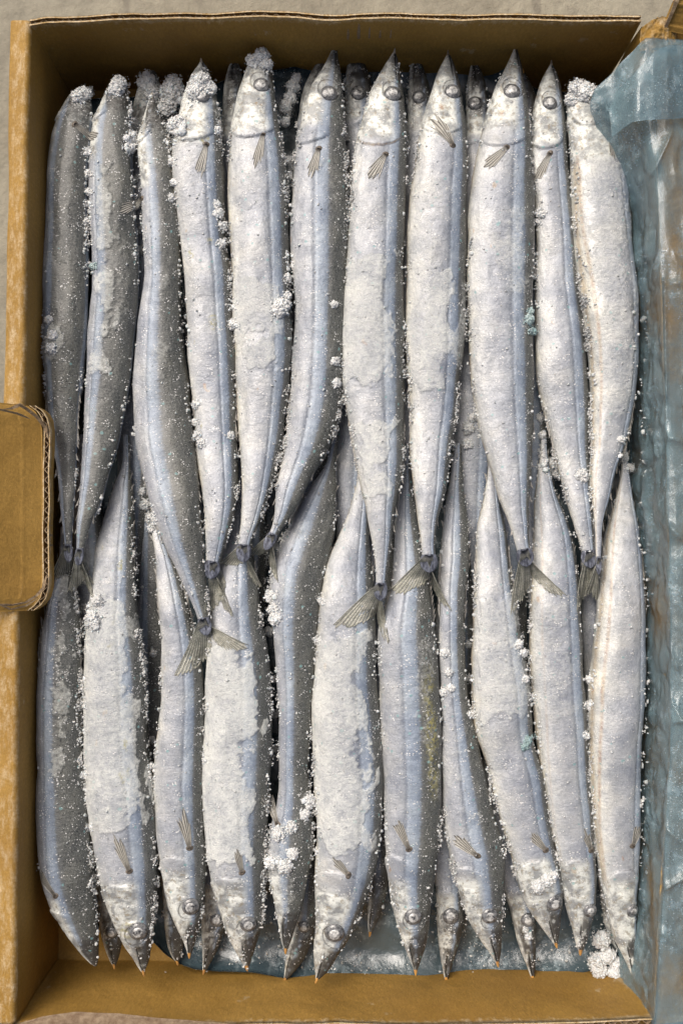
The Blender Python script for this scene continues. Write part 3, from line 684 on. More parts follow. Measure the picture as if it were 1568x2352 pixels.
def add_pec(f):
    (rx, ry), (tx, ty), wd = f['pec']
    h = on(rx, ry); 
    if h[0] is None: return
    z0 = h[0].z+.0006
    rt = np.array(h[0])[:2]; tp = np.array(at(tx, ty, z0))[:2]; d = tp-rt; L = np.linalg.norm(d); a = math.atan2(d[1], d[0])
    sp = wd/60.0; L = L*1.2; dirs = [(math.cos(a+q), math.sin(a+q)) for q in (-sp*.75, 0, sp)]; lens = [L*.72, L*1.0, L*.78]
    def zf(X, Y, v):
        zz = np.array([[topz(X[i, j], Y[i, j], .03) for j in range(X.shape[1])] for i in range(X.shape[0])])
        zz = np.maximum(zz, z0-.010*v[None])
        return zz+.0003+.0002*np.sin(v*2.2)[None]
    fin_mesh('pectoral_fin', rt, dirs, lens, .0009, M_PEC, f['root'], zf, 5, 10, th=.00022, ridge=.00020, ragged=.30, sd=f['seed'], v0=.25)
    # fleshy fin root
    V, Fq, Ft = dome(.0017, .0009, 6, 16); V[:, 1] *= 1.0
    mesh_mixed('fin_root', xform(V*np.array([1, 1.3, 1]), h[0]-h[1]*.0003, h[1]), Fq, Ft, M_ROOT2, f['root'], {})
M_ROOT2 = plain('fin_root_skin', (.20, .16, .12), .4, (.06, .055, .05), 500)
def add_jaw(f):
    i = f['hi']; y = f['yy'][i]; x = (f['xl'][i]+f['xr'][i])/2; C = f['C'][i]; T = f['T'][i]; j = i+(2 if f['head_up'] else -2)
    L = .0038 if f['kind'] != UN else .0034; r0 = max(.0008, f['hw'][i]*1.05)
    th_ = np.linspace(0, 2*math.pi, 14, endpoint=False); uu = np.linspace(0, 1, 8)
    rad = r0*np.sqrt(np.clip(1-uu**2, .0, 1))*(1-.3*uu)+.00005
    cc = C[None]-T[None]*(uu[:, None]*L-.0012)
    P = cc[:, None]+f['S'][i][None, None]*(rad[:, None]*np.cos(th_)[None])[..., None]+f['Up'][i][None, None]*(rad[:, None]*.8*np.sin(th_)[None])[..., None]
    mesh_np('jaw_tip', P.reshape(-1, 3), gridF(8, 14, wrap=True, flip=f['head_up']), M_JAW if f['kind'] != UP or f['seed'] in (6,) else M_JAWP, f['root'])
    # lower jaw: a pale blade along the belly side of the snout
M_JAWP = plain('jaw_pale', (.55, .50, .42), .4, (.16, .13, .10), 400)
def add_finlets(f):
    t = f['t']; r_ = np.random.default_rng(f['seed'])
    for side, nm in ((1, 'dorsal_finlets'), (-1, 'anal_finlets')):
        V = []; Fl = []
        def tri_(i, ln, ht, lift):
            C = f['C'][i]; S = f['S'][i]*side; T = f['T'][i]; hw = f['hw'][i]; U = f['Up'][i]
            b = C+S*hw*.93+U*f['hb'][i]*lift
            a0 = b-T*ln*.3; a1 = b+T*ln*.6; tp = b+S*ht+T*ln*.9
            o = len(V)
            for z_ in (U*.0004, -U*.0004): V.extend([a0+z_, a1+z_, tp+z_*.3])
            Fl.extend([(o, o+1, o+2), (o+5, o+4, o+3), (o, o+3, o+4), (o, o+4, o+1), (o+1, o+4, o+5), (o+1, o+5, o+2), (o+2, o+5, o+3), (o+2, o+3, o)])
        for q in np.linspace(.80, .95, 6):
            i = int(np.argmin(np.abs(t-q-r_.normal()*.004))); tri_(i, .0050, .0003+r_.random()**2*.0014, .25)
        for q in np.linspace(.66, .77, 14):
            i = int(np.argmin(np.abs(t-q))); tri_(i, .0060, .0004+r_.random()*.0010, .2)
        mesh_np(nm, np.array(V), np.array(Fl), M_SCUTE, f['root'], smooth=False)

def mesh_np(name, V, Fq, mat, parent=None, smooth=True, attrs=None):
    o = _old(name, V, Fq, mat, None, smooth, attrs)
    if parent is not None:
        o.parent = parent
        r = parent if parent.type == 'EMPTY' else parent.parent
        o.matrix_parent_inverse = Matrix.Translation(-r.location)
    return o
for f in F:
    if f['kind'] == UP: add_tail(f)
for f in F:
    if f['eye']: add_eye(f)
    if f['pec']: add_pec(f)
    if f['jaw']: add_jaw(f)
    if f['kind'] != UN: add_finlets(f)

# ---------------------------------------------------------------- cardboard box
ZR = .080
box = empty('cardboard_box', (0, 0, 0), 'opened yellow-brown corrugated cardboard box holding the frozen fish', 'box')
def wallsheet(name, rim, z_top, z_bot, th, parent, mat=M_CARD, nz=26, wear_top=.012, outward=(0, 0), ztopf=None, rough=.0008):
    """vertical wall following rim (n,2 world xy of the inner top edge)"""
    n = len(rim); zz = np.linspace(0, 1, nz)
    zt = np.full(n, z_top) if ztopf is None else ztopf
    Z = z_bot+(zt[:, None]-z_bot)*zz[None]
    X = np.repeat(rim[:, 0:1], nz, 1); Y = np.repeat(rim[:, 1:2], nz, 1)
    nz_ = fbm(np.stack([X*25, Y*25, Z*25], -1), 3)-.5
    ow = np.array(outward, float)
    X = X+ow[0]*nz_*.004; Y = Y+ow[1]*nz_*.004
    P = np.stack([X, Y, Z], -1); O = P+np.array([ow[0]*th, ow[1]*th, 0])
    V = np.concatenate([P.reshape(-1, 3), O.reshape(-1, 3)]); o = n*nz
    F1 = gridF(n, nz); F2 = gridF(n, nz, flip=True)+o
    ring = [i*nz for i in range(n)]+[(n-1)*nz+j for j in range(1, nz)]+[i*nz+nz-1 for i in range(n-2, -1, -1)]+[j for j in range(nz-2, 0, -1)]
    ring = np.array(ring); nx = np.roll(ring, -1); F3 = np.stack([ring, ring+o, nx+o, nx], -1)
    wr = np.clip(1-(zt[:, None]-Z)/wear_top, 0, 1); wr = np.concatenate([wr.ravel()]*2)*.8
    ob = mesh_np(name, V, np.concatenate([F1, F2, F3]), mat, parent, attrs=dict(wear_highlight=wr))
    return ob
def rimline(pts, n=120, z=ZR):
    pts = np.array(pts, float); d = np.concatenate([[0], np.cumsum(np.hypot(*np.diff(pts, axis=0).T))]); q = np.linspace(0, d[-1], n)
    return at(np.interp(q, d, pts[:, 0]), np.interp(q, d, pts[:, 1]), z)[:, :2]
# top wall: two liners with the fluting between them, worn wavy edge
topr = rimline([(69,63),(110,56),(180,52),(300,48),(420,46),(520,44),(600,43),(680,47),(740,52),(800,50),(880,46),(1000,47),(1100,48),(1250,50),(1380,52),(1471,54)], 200)
zt = ZR+.0012*(fbm(np.stack([topr[:, 0]*120, topr[:, 0]*0, topr[:, 0]*0], -1), 4)-.5)
wallsheet('wall', topr+np.array([0, .0006]), ZR, 0, .0009, box, outward=(0, 1), ztopf=zt+.0006)
wallsheet('wall', topr+np.array([0, .0034]), ZR, 0, .0009, box, outward=(0, 1), ztopf=zt[::-1]+.0002)
def fluting(line, nrm, z, depth, parent, amp=.0011, pitch=.0062, down=(0, 0, -1), off=.0025):
    q = np.concatenate([[0], np.cumsum(np.linalg.norm(np.diff(line, axis=0), axis=1))]); m = int(q[-1]/pitch*10)
    s = np.linspace(0, q[-1], m); x = np.interp(s, q, line[:, 0]); y = np.interp(s, q, line[:, 1])
    zz = np.interp(s, q, z) if np.ndim(z) else np.full(m, z)
    w_ = amp*np.sin(s/pitch*2*math.pi)+off
    A = np.stack([x+nrm[0]*(w_-.00022), y+nrm[1]*(w_-.00022), zz], -1); B = A+np.array([nrm[0]*.00045, nrm[1]*.00045, 0])
    dn = np.array(down)*depth
    P = np.stack([A, B, B+dn, A+dn], 1); V = P.reshape(-1, 3)
    mesh_np('fluting', V, gridF(m, 4, wrap=True), M_TORN, parent, smooth=False)
fluting(topr, (0, 1), ZR-.0008, .02, box)
# bottom wall
botr = rimline([(28,2352),(60,2352),(150,2351),(300,2352),(450,2351),(700,2351),(1000,2350),(1250,2347),(1420,2341),(1500,2337)], 160)
ztb = ZR+.0008*(fbm(np.stack([botr[:, 0]*120, botr[:, 0]*0+4, botr[:, 0]*0], -1), 4)-.5)
wallsheet('wall', botr, ZR, 0, .0009, box, outward=(0, -1), ztopf=ztb)
wallsheet('wall', botr+np.array([0, -.0036]), ZR, 0, .0009, box, outward=(0, -1), ztopf=ztb[::-1])
fluting(botr, (0, -1), ZR-.0008, .02, box)
# left wall: three lengths
LX = lambda y: np.interp(y, [60, 500, 945, 1400, 1900, 2345], [69, 60, 50, 42, 35, 31])
LF = lambda y: np.interp(y, [60, 500, 945, 1400, 1900, 2345], [34, 27, 14, -2, -10, -12])
def leftseg(y0, y1, nm):
    ys = np.linspace(y0, y1, 150); inner = at(LX(ys), ys, ZR); outer = at(LF(ys), ys, ZR-.0015)
    prof = []
    # profile from the wall foot up the inner face, over the worn fold, out and down the folded flap
    for k in range(26): prof.append(('i', 0, ZR*k/26.0, 0))
    for k in range(14): a = math.pi/2*k/13; prof.append(('i', (1-math.cos(a))*.0020, ZR-.0025+.0025*math.sin(a), 1))
    for k in range(1, 9): prof.append(('m', k/9.0, 0, 1))
    for k in range(9): a = math.pi/2*k/8; prof.append(('o', math.sin(a)*.0016, ZR-.0015-.0020*(1-math.cos(a)), .9))
    for k in range(1, 10): prof.append(('o', .0016+k*.0006, ZR-.0035-k*.0062, max(0, .4-.1*k)))
    n, m = len(ys), len(prof); P = np.zeros((n, m, 3)); wear_highlight = np.zeros((n, m))
    for j, (kind, a, b, w_) in enumerate(prof):
        if kind == 'i': P[:, j] = inner; P[:, j, 0] -= a; P[:, j, 2] = b; 
        elif kind == 'm':
            p0 = inner.copy(); p0[:, 0] -= .002; P[:, j] = p0*(1-a)+outer*a; P[:, j, 2] = ZR-.0015*a
        else: P[:, j] = outer; P[:, j, 0] -= a; P[:, j, 2] = b
        wear_highlight[:, j] = w_*.56 if kind != 'i' or b > ZR-.006 else 0
        if kind == 'i' and a == 0: wear_highlight[:, j] = .5*np.clip(1-(ZR-b)/.01, 0, 1)
    q = P*np.array([60, 30, 60.]); nz_ = fbm(q, 4)-.5
    P[..., 2] += nz_*.0016*(P[..., 2] > .06); P[..., 0] += (fbm(P*np.array([20, 14, 20.])+5, 3)-.5)*.0030
    V, Fq = P.reshape(-1, 3), gridF(n, m)
    if np.cross(P[1, 60-25]-P[0, 60-25], P[0, 60-24]-P[0, 60-25])[2] < 0: Fq = Fq[:, ::-1]
    o = mesh_np(nm, V, Fq, M_CARD, box, attrs=dict(wear_highlight=wear_highlight.ravel()))
    md = o.modifiers.new('thick', 'SOLIDIFY'); md.thickness = .0008; md.offset = -1
    return o
leftseg(48, 944, 'wall'); leftseg(1392, 2350, 'wall')
# middle length: cut-down wall with its fluted edge showing, and the panel sloping away outside it
ys = np.linspace(934, 1402, 120)
edge = -3+np.interp(ys, [934, 946, 962, 990, 1020, 1300, 1350, 1374, 1390, 1402], [72, 88, 97, 101, 101, 101, 100, 94, 82, 66])
zz_ = np.interp(ys, [934, 985, 1100, 1300, 1402], [.079, .0755, .0745, .0745, .077])
xx = np.linspace(0, 1, 40); n, m = len(ys), 40
E = at(edge, ys, .0752); O = at(np.full(n, -24.0), ys, .070)
P = O[:, None]*(1-xx)[None, :, None]+E[:, None]*xx[None, :, None]
hh = .1005-.0255*xx**.8
hh = hh-.0012*np.exp(-((xx-.70)/.012)**2)*0
P[..., 2] = hh[None]+(zz_-.0755)[:, None]*xx[None]
P[..., 2] += .0003*np.exp(-((xx-.72)/.02)**2)[None]+(fbm(P*30, 3)-.5)*.002
wear_highlight = np.exp(-((xx-.72)/.010)**2)[None]*.5+0*P[..., 0]+.5*np.exp(-(xx/.06)**2)[None]  # crease highlight painted as a thin pale line; outer edge worn pale
V, Fq = slab(P, .0008)
mesh_np('side_panel', V, Fq, M_CARD, box, attrs=dict(wear_highlight=np.concatenate([wear_highlight.ravel()]*2)))
line = E[:, :2]+np.array([.0003, 0])
wallsheet('cut_rim', line, .07, .0665, .0007, box, outward=(1, 0), ztopf=P[:, -1, 2]+.0004, nz=20)
wallsheet('cut_rim', line+np.array([.0030, 0]), .07, .0665, .0007, box, outward=(1, 0), ztopf=P[:, -1, 2]+.0003, nz=20)
lw = at(LX(ys), ys, ZR)[:, :2]-np.array([.001, 0]); wallsheet('wall', lw, .066, 0, .0036, box, outward=(-1, 0), wear_top=.0005)
fluting(line, (1, 0), P[:, -1, 2], .007, box, amp=.0010, pitch=.0056, off=.0018)
# torn cross edges where the flap was ripped
def ribbon(name, pts, w_, th, mat, parent, seed=0, amp=.0012, zc=None, n=90, tilt=.3):
    pts = np.array(pts, float); d = np.concatenate([[0], np.cumsum(np.hypot(*np.diff(pts[:, :2], axis=0).T))]); q = np.linspace(0, d[-1], n)
    px, py, pz = (np.interp(q, d, pts[:, k]) for k in range(3)); C = at(px, py, pz)
    T = np.gradient(C, axis=0); T /= np.linalg.norm(T, axis=1, keepdims=True); S = np.stack([-T[:, 1], T[:, 0], np.zeros(n)], -1)
    v = np.linspace(-1, 1, 9); e = np.stack([q*.05, q*0+seed, q*0], -1)
    wn_ = w_*(.7+.7*fbm(e, 3))*np.minimum(1, np.minimum(q, d[-1]-q)/25+.15)
    P = C[:, None]+S[:, None]*(wn_[:, None]*v[None]/2)[..., None]
    P[..., 2] += (fbm(P*180+seed, 3)-.5)*amp+tilt*wn_[:, None]*v[None]*.5
    V, Fq = slab(P, th); return mesh_np(name, V, Fq, mat, parent)
ribbon('torn_edge', [(8,940,.101),(28,938,.096),(45,930,.092),(62,940,.088),(85,958,.083),(104,982,.078),(112,1010,.0755)], .0020, .0009, M_TORN, box, 1)
ribbon('torn_edge', [(-20,936,.109),(10,943,.101),(40,950,.093),(70,962,.086)], .0018, .0007, M_CARD2 if 'M_CARD2' in globals() else M_TORN, box, 2)
ribbon('torn_edge', [(-15,1390,.106),(30,1390,.0965),(60,1384,.089),(85,1368,.083),(100,1350,.079),(108,1320,.0765)], .0016, .0008, M_TORN, box, 3)
ribbon('torn_edge', [(-15,1382,.106),(25,1400,.098),(60,1392,.0895),(90,1372,.083)], .0012, .0006, M_TORN, box, 4)
# right wall and its flap, under the film
rr_ = rimline([(1474,56),(1496,200),(1516,420),(1529,800),(1541,1300),(1543,1700),(1525,2100),(1504,2345)], 120)
wallsheet('wall', rr_, ZR-.002, 0, .0036, box, outward=(1, 0))
ys = np.linspace(60, 2352, 140); xx = np.linspace(0, 1, 30)
E = at(np.interp(ys, [60,420,1300,1700,2352], [1478,1512,1538,1540,1502]), ys, ZR-.001); n = len(ys)
P = E[:, None]+np.array([1., 0, 0])[None, None]*(.0005+xx*.085)[None, :, None]
P[..., 2] += -.030*xx[None]**1.3+(fbm(P*22, 3)-.5)*.006
V, Fq = slab(P, .0035); mesh_np('flap', V, Fq, M_CARD, box, attrs=dict(wear_highlight=np.concatenate([(np.exp(-(xx/.08)**2)[None]*.6+0*P[..., 0]).ravel()]*2)))
# flap hinged at the upper right corner, standing out past the frame
P0 = np.array([at(1520, 72, .082), at(1562, -30, .098)]); uu = np.linspace(0, 1, 40); vv = np.linspace(0, 1, 20)
base = P0[0][None]*(1-uu)[:, None]+P0[1][None]*uu[:, None]; base[:, 2] += (fbm(np.stack([uu*9, uu*0, uu*0], -1), 3)-.5)*.004
P = base[:, None]+np.array([.09, -.012, -.006])[None, None]*vv[None, :, None]; P[..., 2] += (fbm(P*30, 2)-.5)*.004
V, Fq = slab(P, .0034); mesh_np('corner_flap', V, Fq, M_CARD, box, attrs=dict(wear_highlight=np.concatenate([np.zeros(800)]*2)))
Ln = base[:, :2]; 
ribbon('torn_edge', [(1522,76,.0830),(1530,58,.0860),(1540,35,.0900),(1552,5,.0950),(1562,-25,.0985)], .0026, .0010, M_TORN, box, 5, amp=.002)
# crumpled worn fold between the corner and the film
uu = np.linspace(0, 1, 60); vv = np.linspace(0, 1, 50)
A_, B_ = np.meshgrid(uu, vv, indexing='ij')
px = 1474+A_*84; py = 52+B_*60+10*np.abs(A_-.45)*(1-B_)*2
P = at(px, py, .080); P[..., 2] = .076+.010*np.sin(np.clip(A_, 0, 1)*math.pi)**.6*(1-.35*B_)+(fbm(np.stack([A_*5, B_*3, A_*0], -1), 3)-.5)*.006
V, Fq = slab(P, .0025); mesh_np('crumpled_fold', V, Fq, M_CARD, box, attrs=dict(wear_highlight=np.concatenate([(.35+.4*fbm(np.stack([A_*5, B_*5, A_*0+3], -1), 3)).ravel()]*2)))
# dark torn strip curling over the lower left edge
uu = np.linspace(0, 1, 120); vv = np.linspace(-1, 1, 14)
cx = 48+uu*500; cy = np.interp(uu, [0, .1, .25, .45, .6, .8, 1], [2349, 2334, 2325, 2327, 2336, 2345, 2352])
Cc = at(cx, cy, .0865); P = Cc[:, None]+np.array([0, -.0085, 0])[None, None]*((vv+1)/2*(.35+.65*np.sin(np.clip(uu*1.1+.05, 0, 1)*math.pi)[:, None]))[..., None]
P[..., 2] += (.0035*np.sqrt(np.clip(1-vv**2, 0, 1)))[None]+(fbm(P*60, 3)-.5)*.002
V, Fq = slab(P, .001); mesh_np('torn_strip', V, Fq, M_STRIP if 'M_STRIP' in globals() else plain('torn_strip_paper', (.15, .095, .055), .8, (.27, .20, .13), 300, .0008), box)
# folded outer flap of the bottom wall, outside the torn strip
uu = np.linspace(0, 1, 60); vv = np.linspace(0, 1, 12)
P = at(10+uu*1500, 2362+uu*0, .0772)[:, None]+np.array([0, -.03, -.012])[None, None]*vv[None, :, None]; P[..., 2] += (fbm(P*25, 3)-.5)*.003
V, Fq = slab(P, .0034); mesh_np('flap', V, Fq, M_CARD, box, attrs=dict(wear_highlight=np.concatenate([np.zeros(720)+.05]*2)))
# floor
def polybox(name, x0, x1, y0, y1, z0, z1, mat, parent):
    nx = np.linspace(x0, x1, 40); ny = np.linspace(y0, y1, 60); P = np.stack([*np.meshgrid(nx, ny, indexing='ij'), np.full((40, 60), z1)], -1)
    V, Fq = slab(P, z1-z0); return mesh_np(name, V, Fq, mat, parent, attrs=dict(wear_highlight=np.zeros(len(V))))
bx0, bx1 = at(30, 1400, ZR)[0]-.002, at(1530, 1400, ZR)[0]+.002
polybox('floor', bx0, bx1, botr[:, 1].min()-.002, topr[:, 1].max()+.002, -.004, .001, M_CARD, box)
# long outer faces so that the box stands on the ground
# ---------------------------------------------------------------- blue film
bag = empty('plastic_liner', at(1500, 1200, .08), 'crumpled translucent blue plastic film lining the box and folded over its right side', 'plastic film')
# inner sheet under the fish, riding up the end walls
topw = topr[:, 1].mean(); botw = botr[:, 1].mean()
nx_, ny_ = 150, 240
u = np.linspace(0, 1, nx_); v = np.linspace(0, 1, ny_)
pxs = 150+u*(1500-150)
ybot = np.interp(pxs, [150,300,350,380,410,450,500,580,640,700,800,950,1100,1200,1300,1360,1450,1500], [2120,2140,2160,2190,2212,2226,2231,2234,2243,2252,2257,2259,2256,2249,2240,2228,2225,2225])
ytop = np.interp(pxs, [150,300,480,560,640,700,760,900,1000,1070,1110,1150,1190,1230,1300,1400,1500], [230,225,200,170,160,148,138,132,128,126,128,150,178,205,215,190,180])
P = np.zeros((nx_, ny_, 3))
for j in range(ny_):
    yy = ytop*(1-v[j])+ybot*v[j]
    eb = np.clip((yy-(ybot-90))/90, 0, 1); et = np.clip(((ytop+90)-yy)/90, 0, 1)
    z = .0155+.010*eb**2+.012*et**2
    P[:, j] = at(pxs, yy, z)
P[..., 2] += (fbm(P*np.array([40, 40, 1]), 4)-.5)*.006
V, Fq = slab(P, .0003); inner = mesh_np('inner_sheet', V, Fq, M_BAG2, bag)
# draped part on the right
ny_, nx_ = 560, 190
ys = np.linspace(95, 2420, ny_); u = np.linspace(0, 1, nx_)
xe = np.interp(ys, [95,120,150,180,200,215,260,310,360,450,600,900,1100,1500,1750,2100,2260,2352,2420], [1505,1462,1425,1388,1370,1368,1388,1408,1428,1447,1462,1472,1470,1484,1484,1470,1468,1486,1492])
top_y = np.interp(np.linspace(0, 1, nx_), [0, .25, .5, 1], [0, 0, 0, 0])
P = np.zeros((ny_, nx_, 3))
wx_ = np.interp(ys, [56,200,420,800,1300,1700,2100,2345,2420], [1469,1486,1503,1516,1528,1530,1512,1494,1490])
XW = at(wx_, ys, ZR)[:, 0]+.0030; YW = at(wx_, ys, ZR)[:, 1]
offs = np.interp(ys, [95,120,150,180,200,215,260,310,360,450,600,1000,1100,1500,2100,2260,2420], [.001,.010,.018,.026,.029,.029,.024,.019,.0145,.009,.0045,.0025,.004,.0015,.002,.006,.002])
zl_ = np.interp(ys, [95,210,300,450,700,2420], [.080,.062,.048,.030,.022,.022])
for i, y in enumerate(ys):
    u0 = .36                                     # share of the sheet on the inner side
    a = np.clip(u/u0, 0, 1); b = np.clip((u-u0)/(1-u0), 0, 1)
    x = XW[i]-.0018-offs[i]*(1-a)**1.0*(1-.35*a*(1-a)*4*.5)+.003*sm(.85, 1, a)
    z = zl_[i]+(.0835-zl_[i])*np.sin(a*math.pi/2)**1.0
    x = x+b*.060+.0; z = z+.0012*np.sin(np.clip(b*6, 0, math.pi))-.016*b**1.3
    P[i] = np.stack([x, np.full(nx_, YW[i]), z], -1)
def ridged(p, o=3):
    s = 0; a = 1; tot = 0
    for k in range(o): s = s+a*(1-np.abs(2*vn(p*(1.9**k)+31*k)-1)*1.6); tot += a; a *= .5
    return s/tot
q = P*np.array([26, 13, 0])+3.0
q[..., 0] += (fbm(P*np.array([20, 20, 0.]), 2)-.5)*1.2
amp = .0060*(.12+.88*sm(.28, .45, u))[None]*np.ones((ny_, 1))
q2 = P*np.array([80, 46, 0])+3.0; q2[..., 0] += (fbm(P*np.array([60, 60, 0.]), 2)-.5)*1.5
P[..., 2] += (ridged(q2)-.5)*.0022*sm(.30, .45, u)[None]
P[..., 0] += (ridged(P*np.array([10, 60, 60.])+7)-.5)*.0035*(1-sm(.2, .36, u))[None]
P[..., 2] += (ridged(q)-.5)*amp*np.interp(ys, [95, 700, 1000, 2400], [.55, .5, 1.25, 1.0])[:, None]
def crease(a, b, wd, h):      # sharp fold line between two photo positions
    A, B = at(*a, .088)[:2], at(*b, .088)[:2]; d = B-A; L = np.linalg.norm(d); d = d/L; rel = P[..., :2]-A
    s = rel@d; pd = rel@np.array([-d[1], d[0]])
    P[..., 2] += h*np.exp(-np.abs(pd)/wd)*sm(-.004, .004, s)*sm(L+.004, L-.004, s)
for a, b, wd, h in [((1490,1160),(1568,1240),.0020,.0045),((1520,1235),(1500,1400),.002,.004),((1528,1000),(1575,1015),.0025,.004),((1470,1140),(1530,1245),.0018,.004),((1500,980),(1532,940),.002,.0035),
                    ((1500,1400),(1560,1540),.002,.004),((1490,1260),(1530,1480),.0015,.003),((1545,300),(1500,400),.0018,.003),((1500,640),(1580,650),.0015,.002),((1505,1680),(1600,1640),.002,.003),
                    ((1495,1880),(1600,1960),.002,.003),((1510,2060),(1600,2010),.002,.003),((1500,2130),(1590,2200),.002,.003),((1520,1560),(1585,1700),.002,.003),((1530,640),(1535,920),.002,.0025)]:
    crease(a, b, wd, h)
V, Fq = slab(P, .00035); mesh_np('outer_sheet', V, Fq, M_BAG, bag)
# hem folded back over the top of the sheet
ny_, nx_ = 90, 120
u = np.linspace(0, 1, nx_); v = np.linspace(0, 1, ny_)
pts_top = np.interp(u, [0, .10, .25, .42, .55, 1], [262, 205, 165, 118, 104, 104]); px = 1392+u*260
ybt = np.interp(px, [1392, 1398, 1404, 1425, 1450, 1480, 1568, 1650], [230, 262, 315, 298, 280, 276, 272, 262])
P2 = np.zeros((ny_, nx_, 3))
for j in range(ny_):
    yv = pts_top*(1-v[j])+ybt*v[j]; z = .0920-.018*sm(1470, 1392, px)-.014*np.clip((px-1500)/150, 0, 1)+.001*np.sin(v[j]*3)
    P2[j] = at(px, yv, z)
P2[..., 2] += (ridged(P2*np.array([22, 30, 0])+9)-.5)*.0035
V, Fq = slab(P2, .0004); mesh_np('folded_hem', V, Fq, M_BAG, bag)

# ---------------------------------------------------------------- ice and snow
def ico(sub):
    bm = bmesh.new(); bmesh.ops.create_icosphere(bm, subdivisions=sub, radius=1); V = np.array([v.co for v in bm.verts]); Fq = np.array([[l.index for l in f_.verts] for f_ in bm.faces]); bm.free(); return V, Fq
I1, J1 = ico(1); I3, J3 = ico(3); I2, J2 = ico(2)
I4, J4 = ico(4)
def clump(pts, label, mat=None, seed=0, cz=.003, name='snow_clump'):
    """pts: (px, py, r_px): one crumbly mass of ragged lobes with loose crumbs round it"""
    r_ = np.random.default_rng(seed+100); Vs, Fs, off = [], [], 0
    def lobe(x, y, rad, up, VV_, JJ_, flat=.75):
        nonlocal off
        h = on(x, y); loc = np.array(h[0]); 
        if h[2] is None: loc = at(x, y, .032)
        loc[2] += up
        V = VV_*np.array([1, 1, flat]); e = VV_*1.6+r_.random(3)*50
        d_ = .35+1.3*fbm(e*1.7, 6, .78); d_ += .55*(fbm(e*5, 3, .8)-.5)
        V = V*(rad*d_[:, None]); Vs.append(V+loc); Fs.append(JJ_+off); off += len(V)
    nonflake = []
    for p in pts:
        px, py, r = p[:3]; R_ = r*PX_MM*.001
        lobe(px, py, R_*.85, R_*.10, I4, J4, .7)
        for q in range(4+int(r/4)):
            a = r_.random()*6.28; d = r*(.35+.45*r_.random()); lobe(px+d*math.cos(a), py+d*math.sin(a), R_*(.22+.26*r_.random()), R_*.12, I3, J3)
        for q in range(int(r*5)):
            a = r_.random()*6.28; d = r*(.65+.75*r_.random()**1.5); x, y = px+d*math.cos(a), py+d*math.sin(a)
            h = on(x, y); rad = (.00018+.0006*r_.random()**2.5); V = I1*(rad*(.4+1.1*r_.random(len(I1)))[:, None])
            b_ = np.array(h[0]) if h[2] is not None else at(x, y, .030)
            Vs.append(V+b_+[0, 0, rad*.4]); Fs.append(J1+off); off += len(V)
    allv = np.concatenate([v for v in Vs if len(v) > 500]); nfl = int(min(2600, sum(p[2]**2 for p in pts)*1.5))
    for q in range(nfl):                          # the surface is made of granules
        c = allv[r_.integers(len(allv))]
        if c[2] < allv[:, 2].min()+.0005: continue
        rad = .00025+.0007*r_.random()**2; V = I1*(rad*(.3+1.3*r_.random(len(I1)))[:, None])*(.6+.8*r_.random(3))
        Vs.append(V+c); Fs.append(J1+off); off += len(V)
    V = np.concatenate(Vs); o = _old(name, V, np.concatenate(Fs), mat or M_SNOW, None, True)
    if ' seam ' in label or 'crumbs' in label or 'smeared' in label or 'bits' in label: o['kind'] = 'stuff'; o.name = 'ice_crumbs' if mat is None else 'teal_ice_crumbs'
    return tag(o, label, 'snow', 'clumps of snow on the fish')
clump([(398,212,30),(385,245,22),(408,290,24),(400,190,18)], 'big snow lump left of the snow-buried fourth head', seed=1)
clump([(462,192,26),(450,215,20),(480,205,18)], 'cap of snow over the head of the fourth upper fish', seed=2)
clump([(600,130,20),(580,140,16),(612,148,14)], 'cap of snow on the snout of the fifth upper fish', seed=3)
clump([(338,190,22),(350,215,18)], 'snow heap above the snout of the third upper fish', seed=4)
clump([(275,192,18),(268,205,18)], 'snow cap on the snout of the second upper fish', seed=5)
clump([(195,215,16),(180,222,16),(205,212,10)], 'dusty snow cap on the snout of the leftmost upper fish', seed=6)
clump([(1325,205,22),(1345,215,24),(1370,240,14),(1310,230,14)], 'snow covering the head of the rightmost upper fish', seed=7)
clump([(645,706,20),(640,715,14),(655,700,12)], 'hard snow nugget lying between the fifth and sixth upper fish', seed=8)
clump([(1380,2158,20),(1372,2205,20),(1375,2230,18),(1410,2235,18),(1415,2212,12),(1395,2195,18)], 'bright white snow lump in the lower right corner of the box', seed=9)
clump([(1235,2035,14),(1255,2022,14),(1270,2012,10)], 'bright snow lump above the eye of the ninth lower fish', seed=10)
clump([(1262,1070,20),(1275,1085,14),(1335,1092,14)], 'snow lump on the tail of the tenth upper fish', seed=11)
clump([(300,318,18),(306,285,14),(298,340,14)], 'snow lump between the second and third upper heads', seed=12)
clump([(215,1425,20),(200,1400,14),(195,1330,12),(225,1380,14)], 'snow heap at the left edge of the broad frosted lower fish', seed=13)
clump([(632,1420,16),(622,1370,14),(628,1400,14),(618,1450,10)], 'snow heap between the fourth and fifth lower fish', seed=14)
clump([(640,1915,16),(625,1980,16),(655,1990,16),(670,1900,12),(672,1960,12)], 'snow smeared on the head of the fifth lower fish', seed=15)
clump([(710,1840,16),(700,1870,10)], 'snow bridge between the fifth and sixth lower fish', seed=16)
clump([(1212,2150,8),(1205,2135,6)], 'small snow patch on the dark head left of the ninth lower snout', seed=17)
clump([(1075,985,14),(1072,1020,12),(1085,960,10)], 'snow wedge between the eighth and ninth upper fish', seed=18)
clump([(335,1160,14),(345,1190,12),(350,1212,10),(328,1130,8)], 'snow column under the belly of the third upper fish', seed=19)
clump([(655,245,16),(662,225,10),(655,280,10)], 'dim snow behind the shoulder of the fifth upper fish', seed=20)
clump([(1430,1050,12),(1445,1075,10),(1425,1010,8)], 'snow lump at the tail tip of the rightmost lower fish', seed=21)
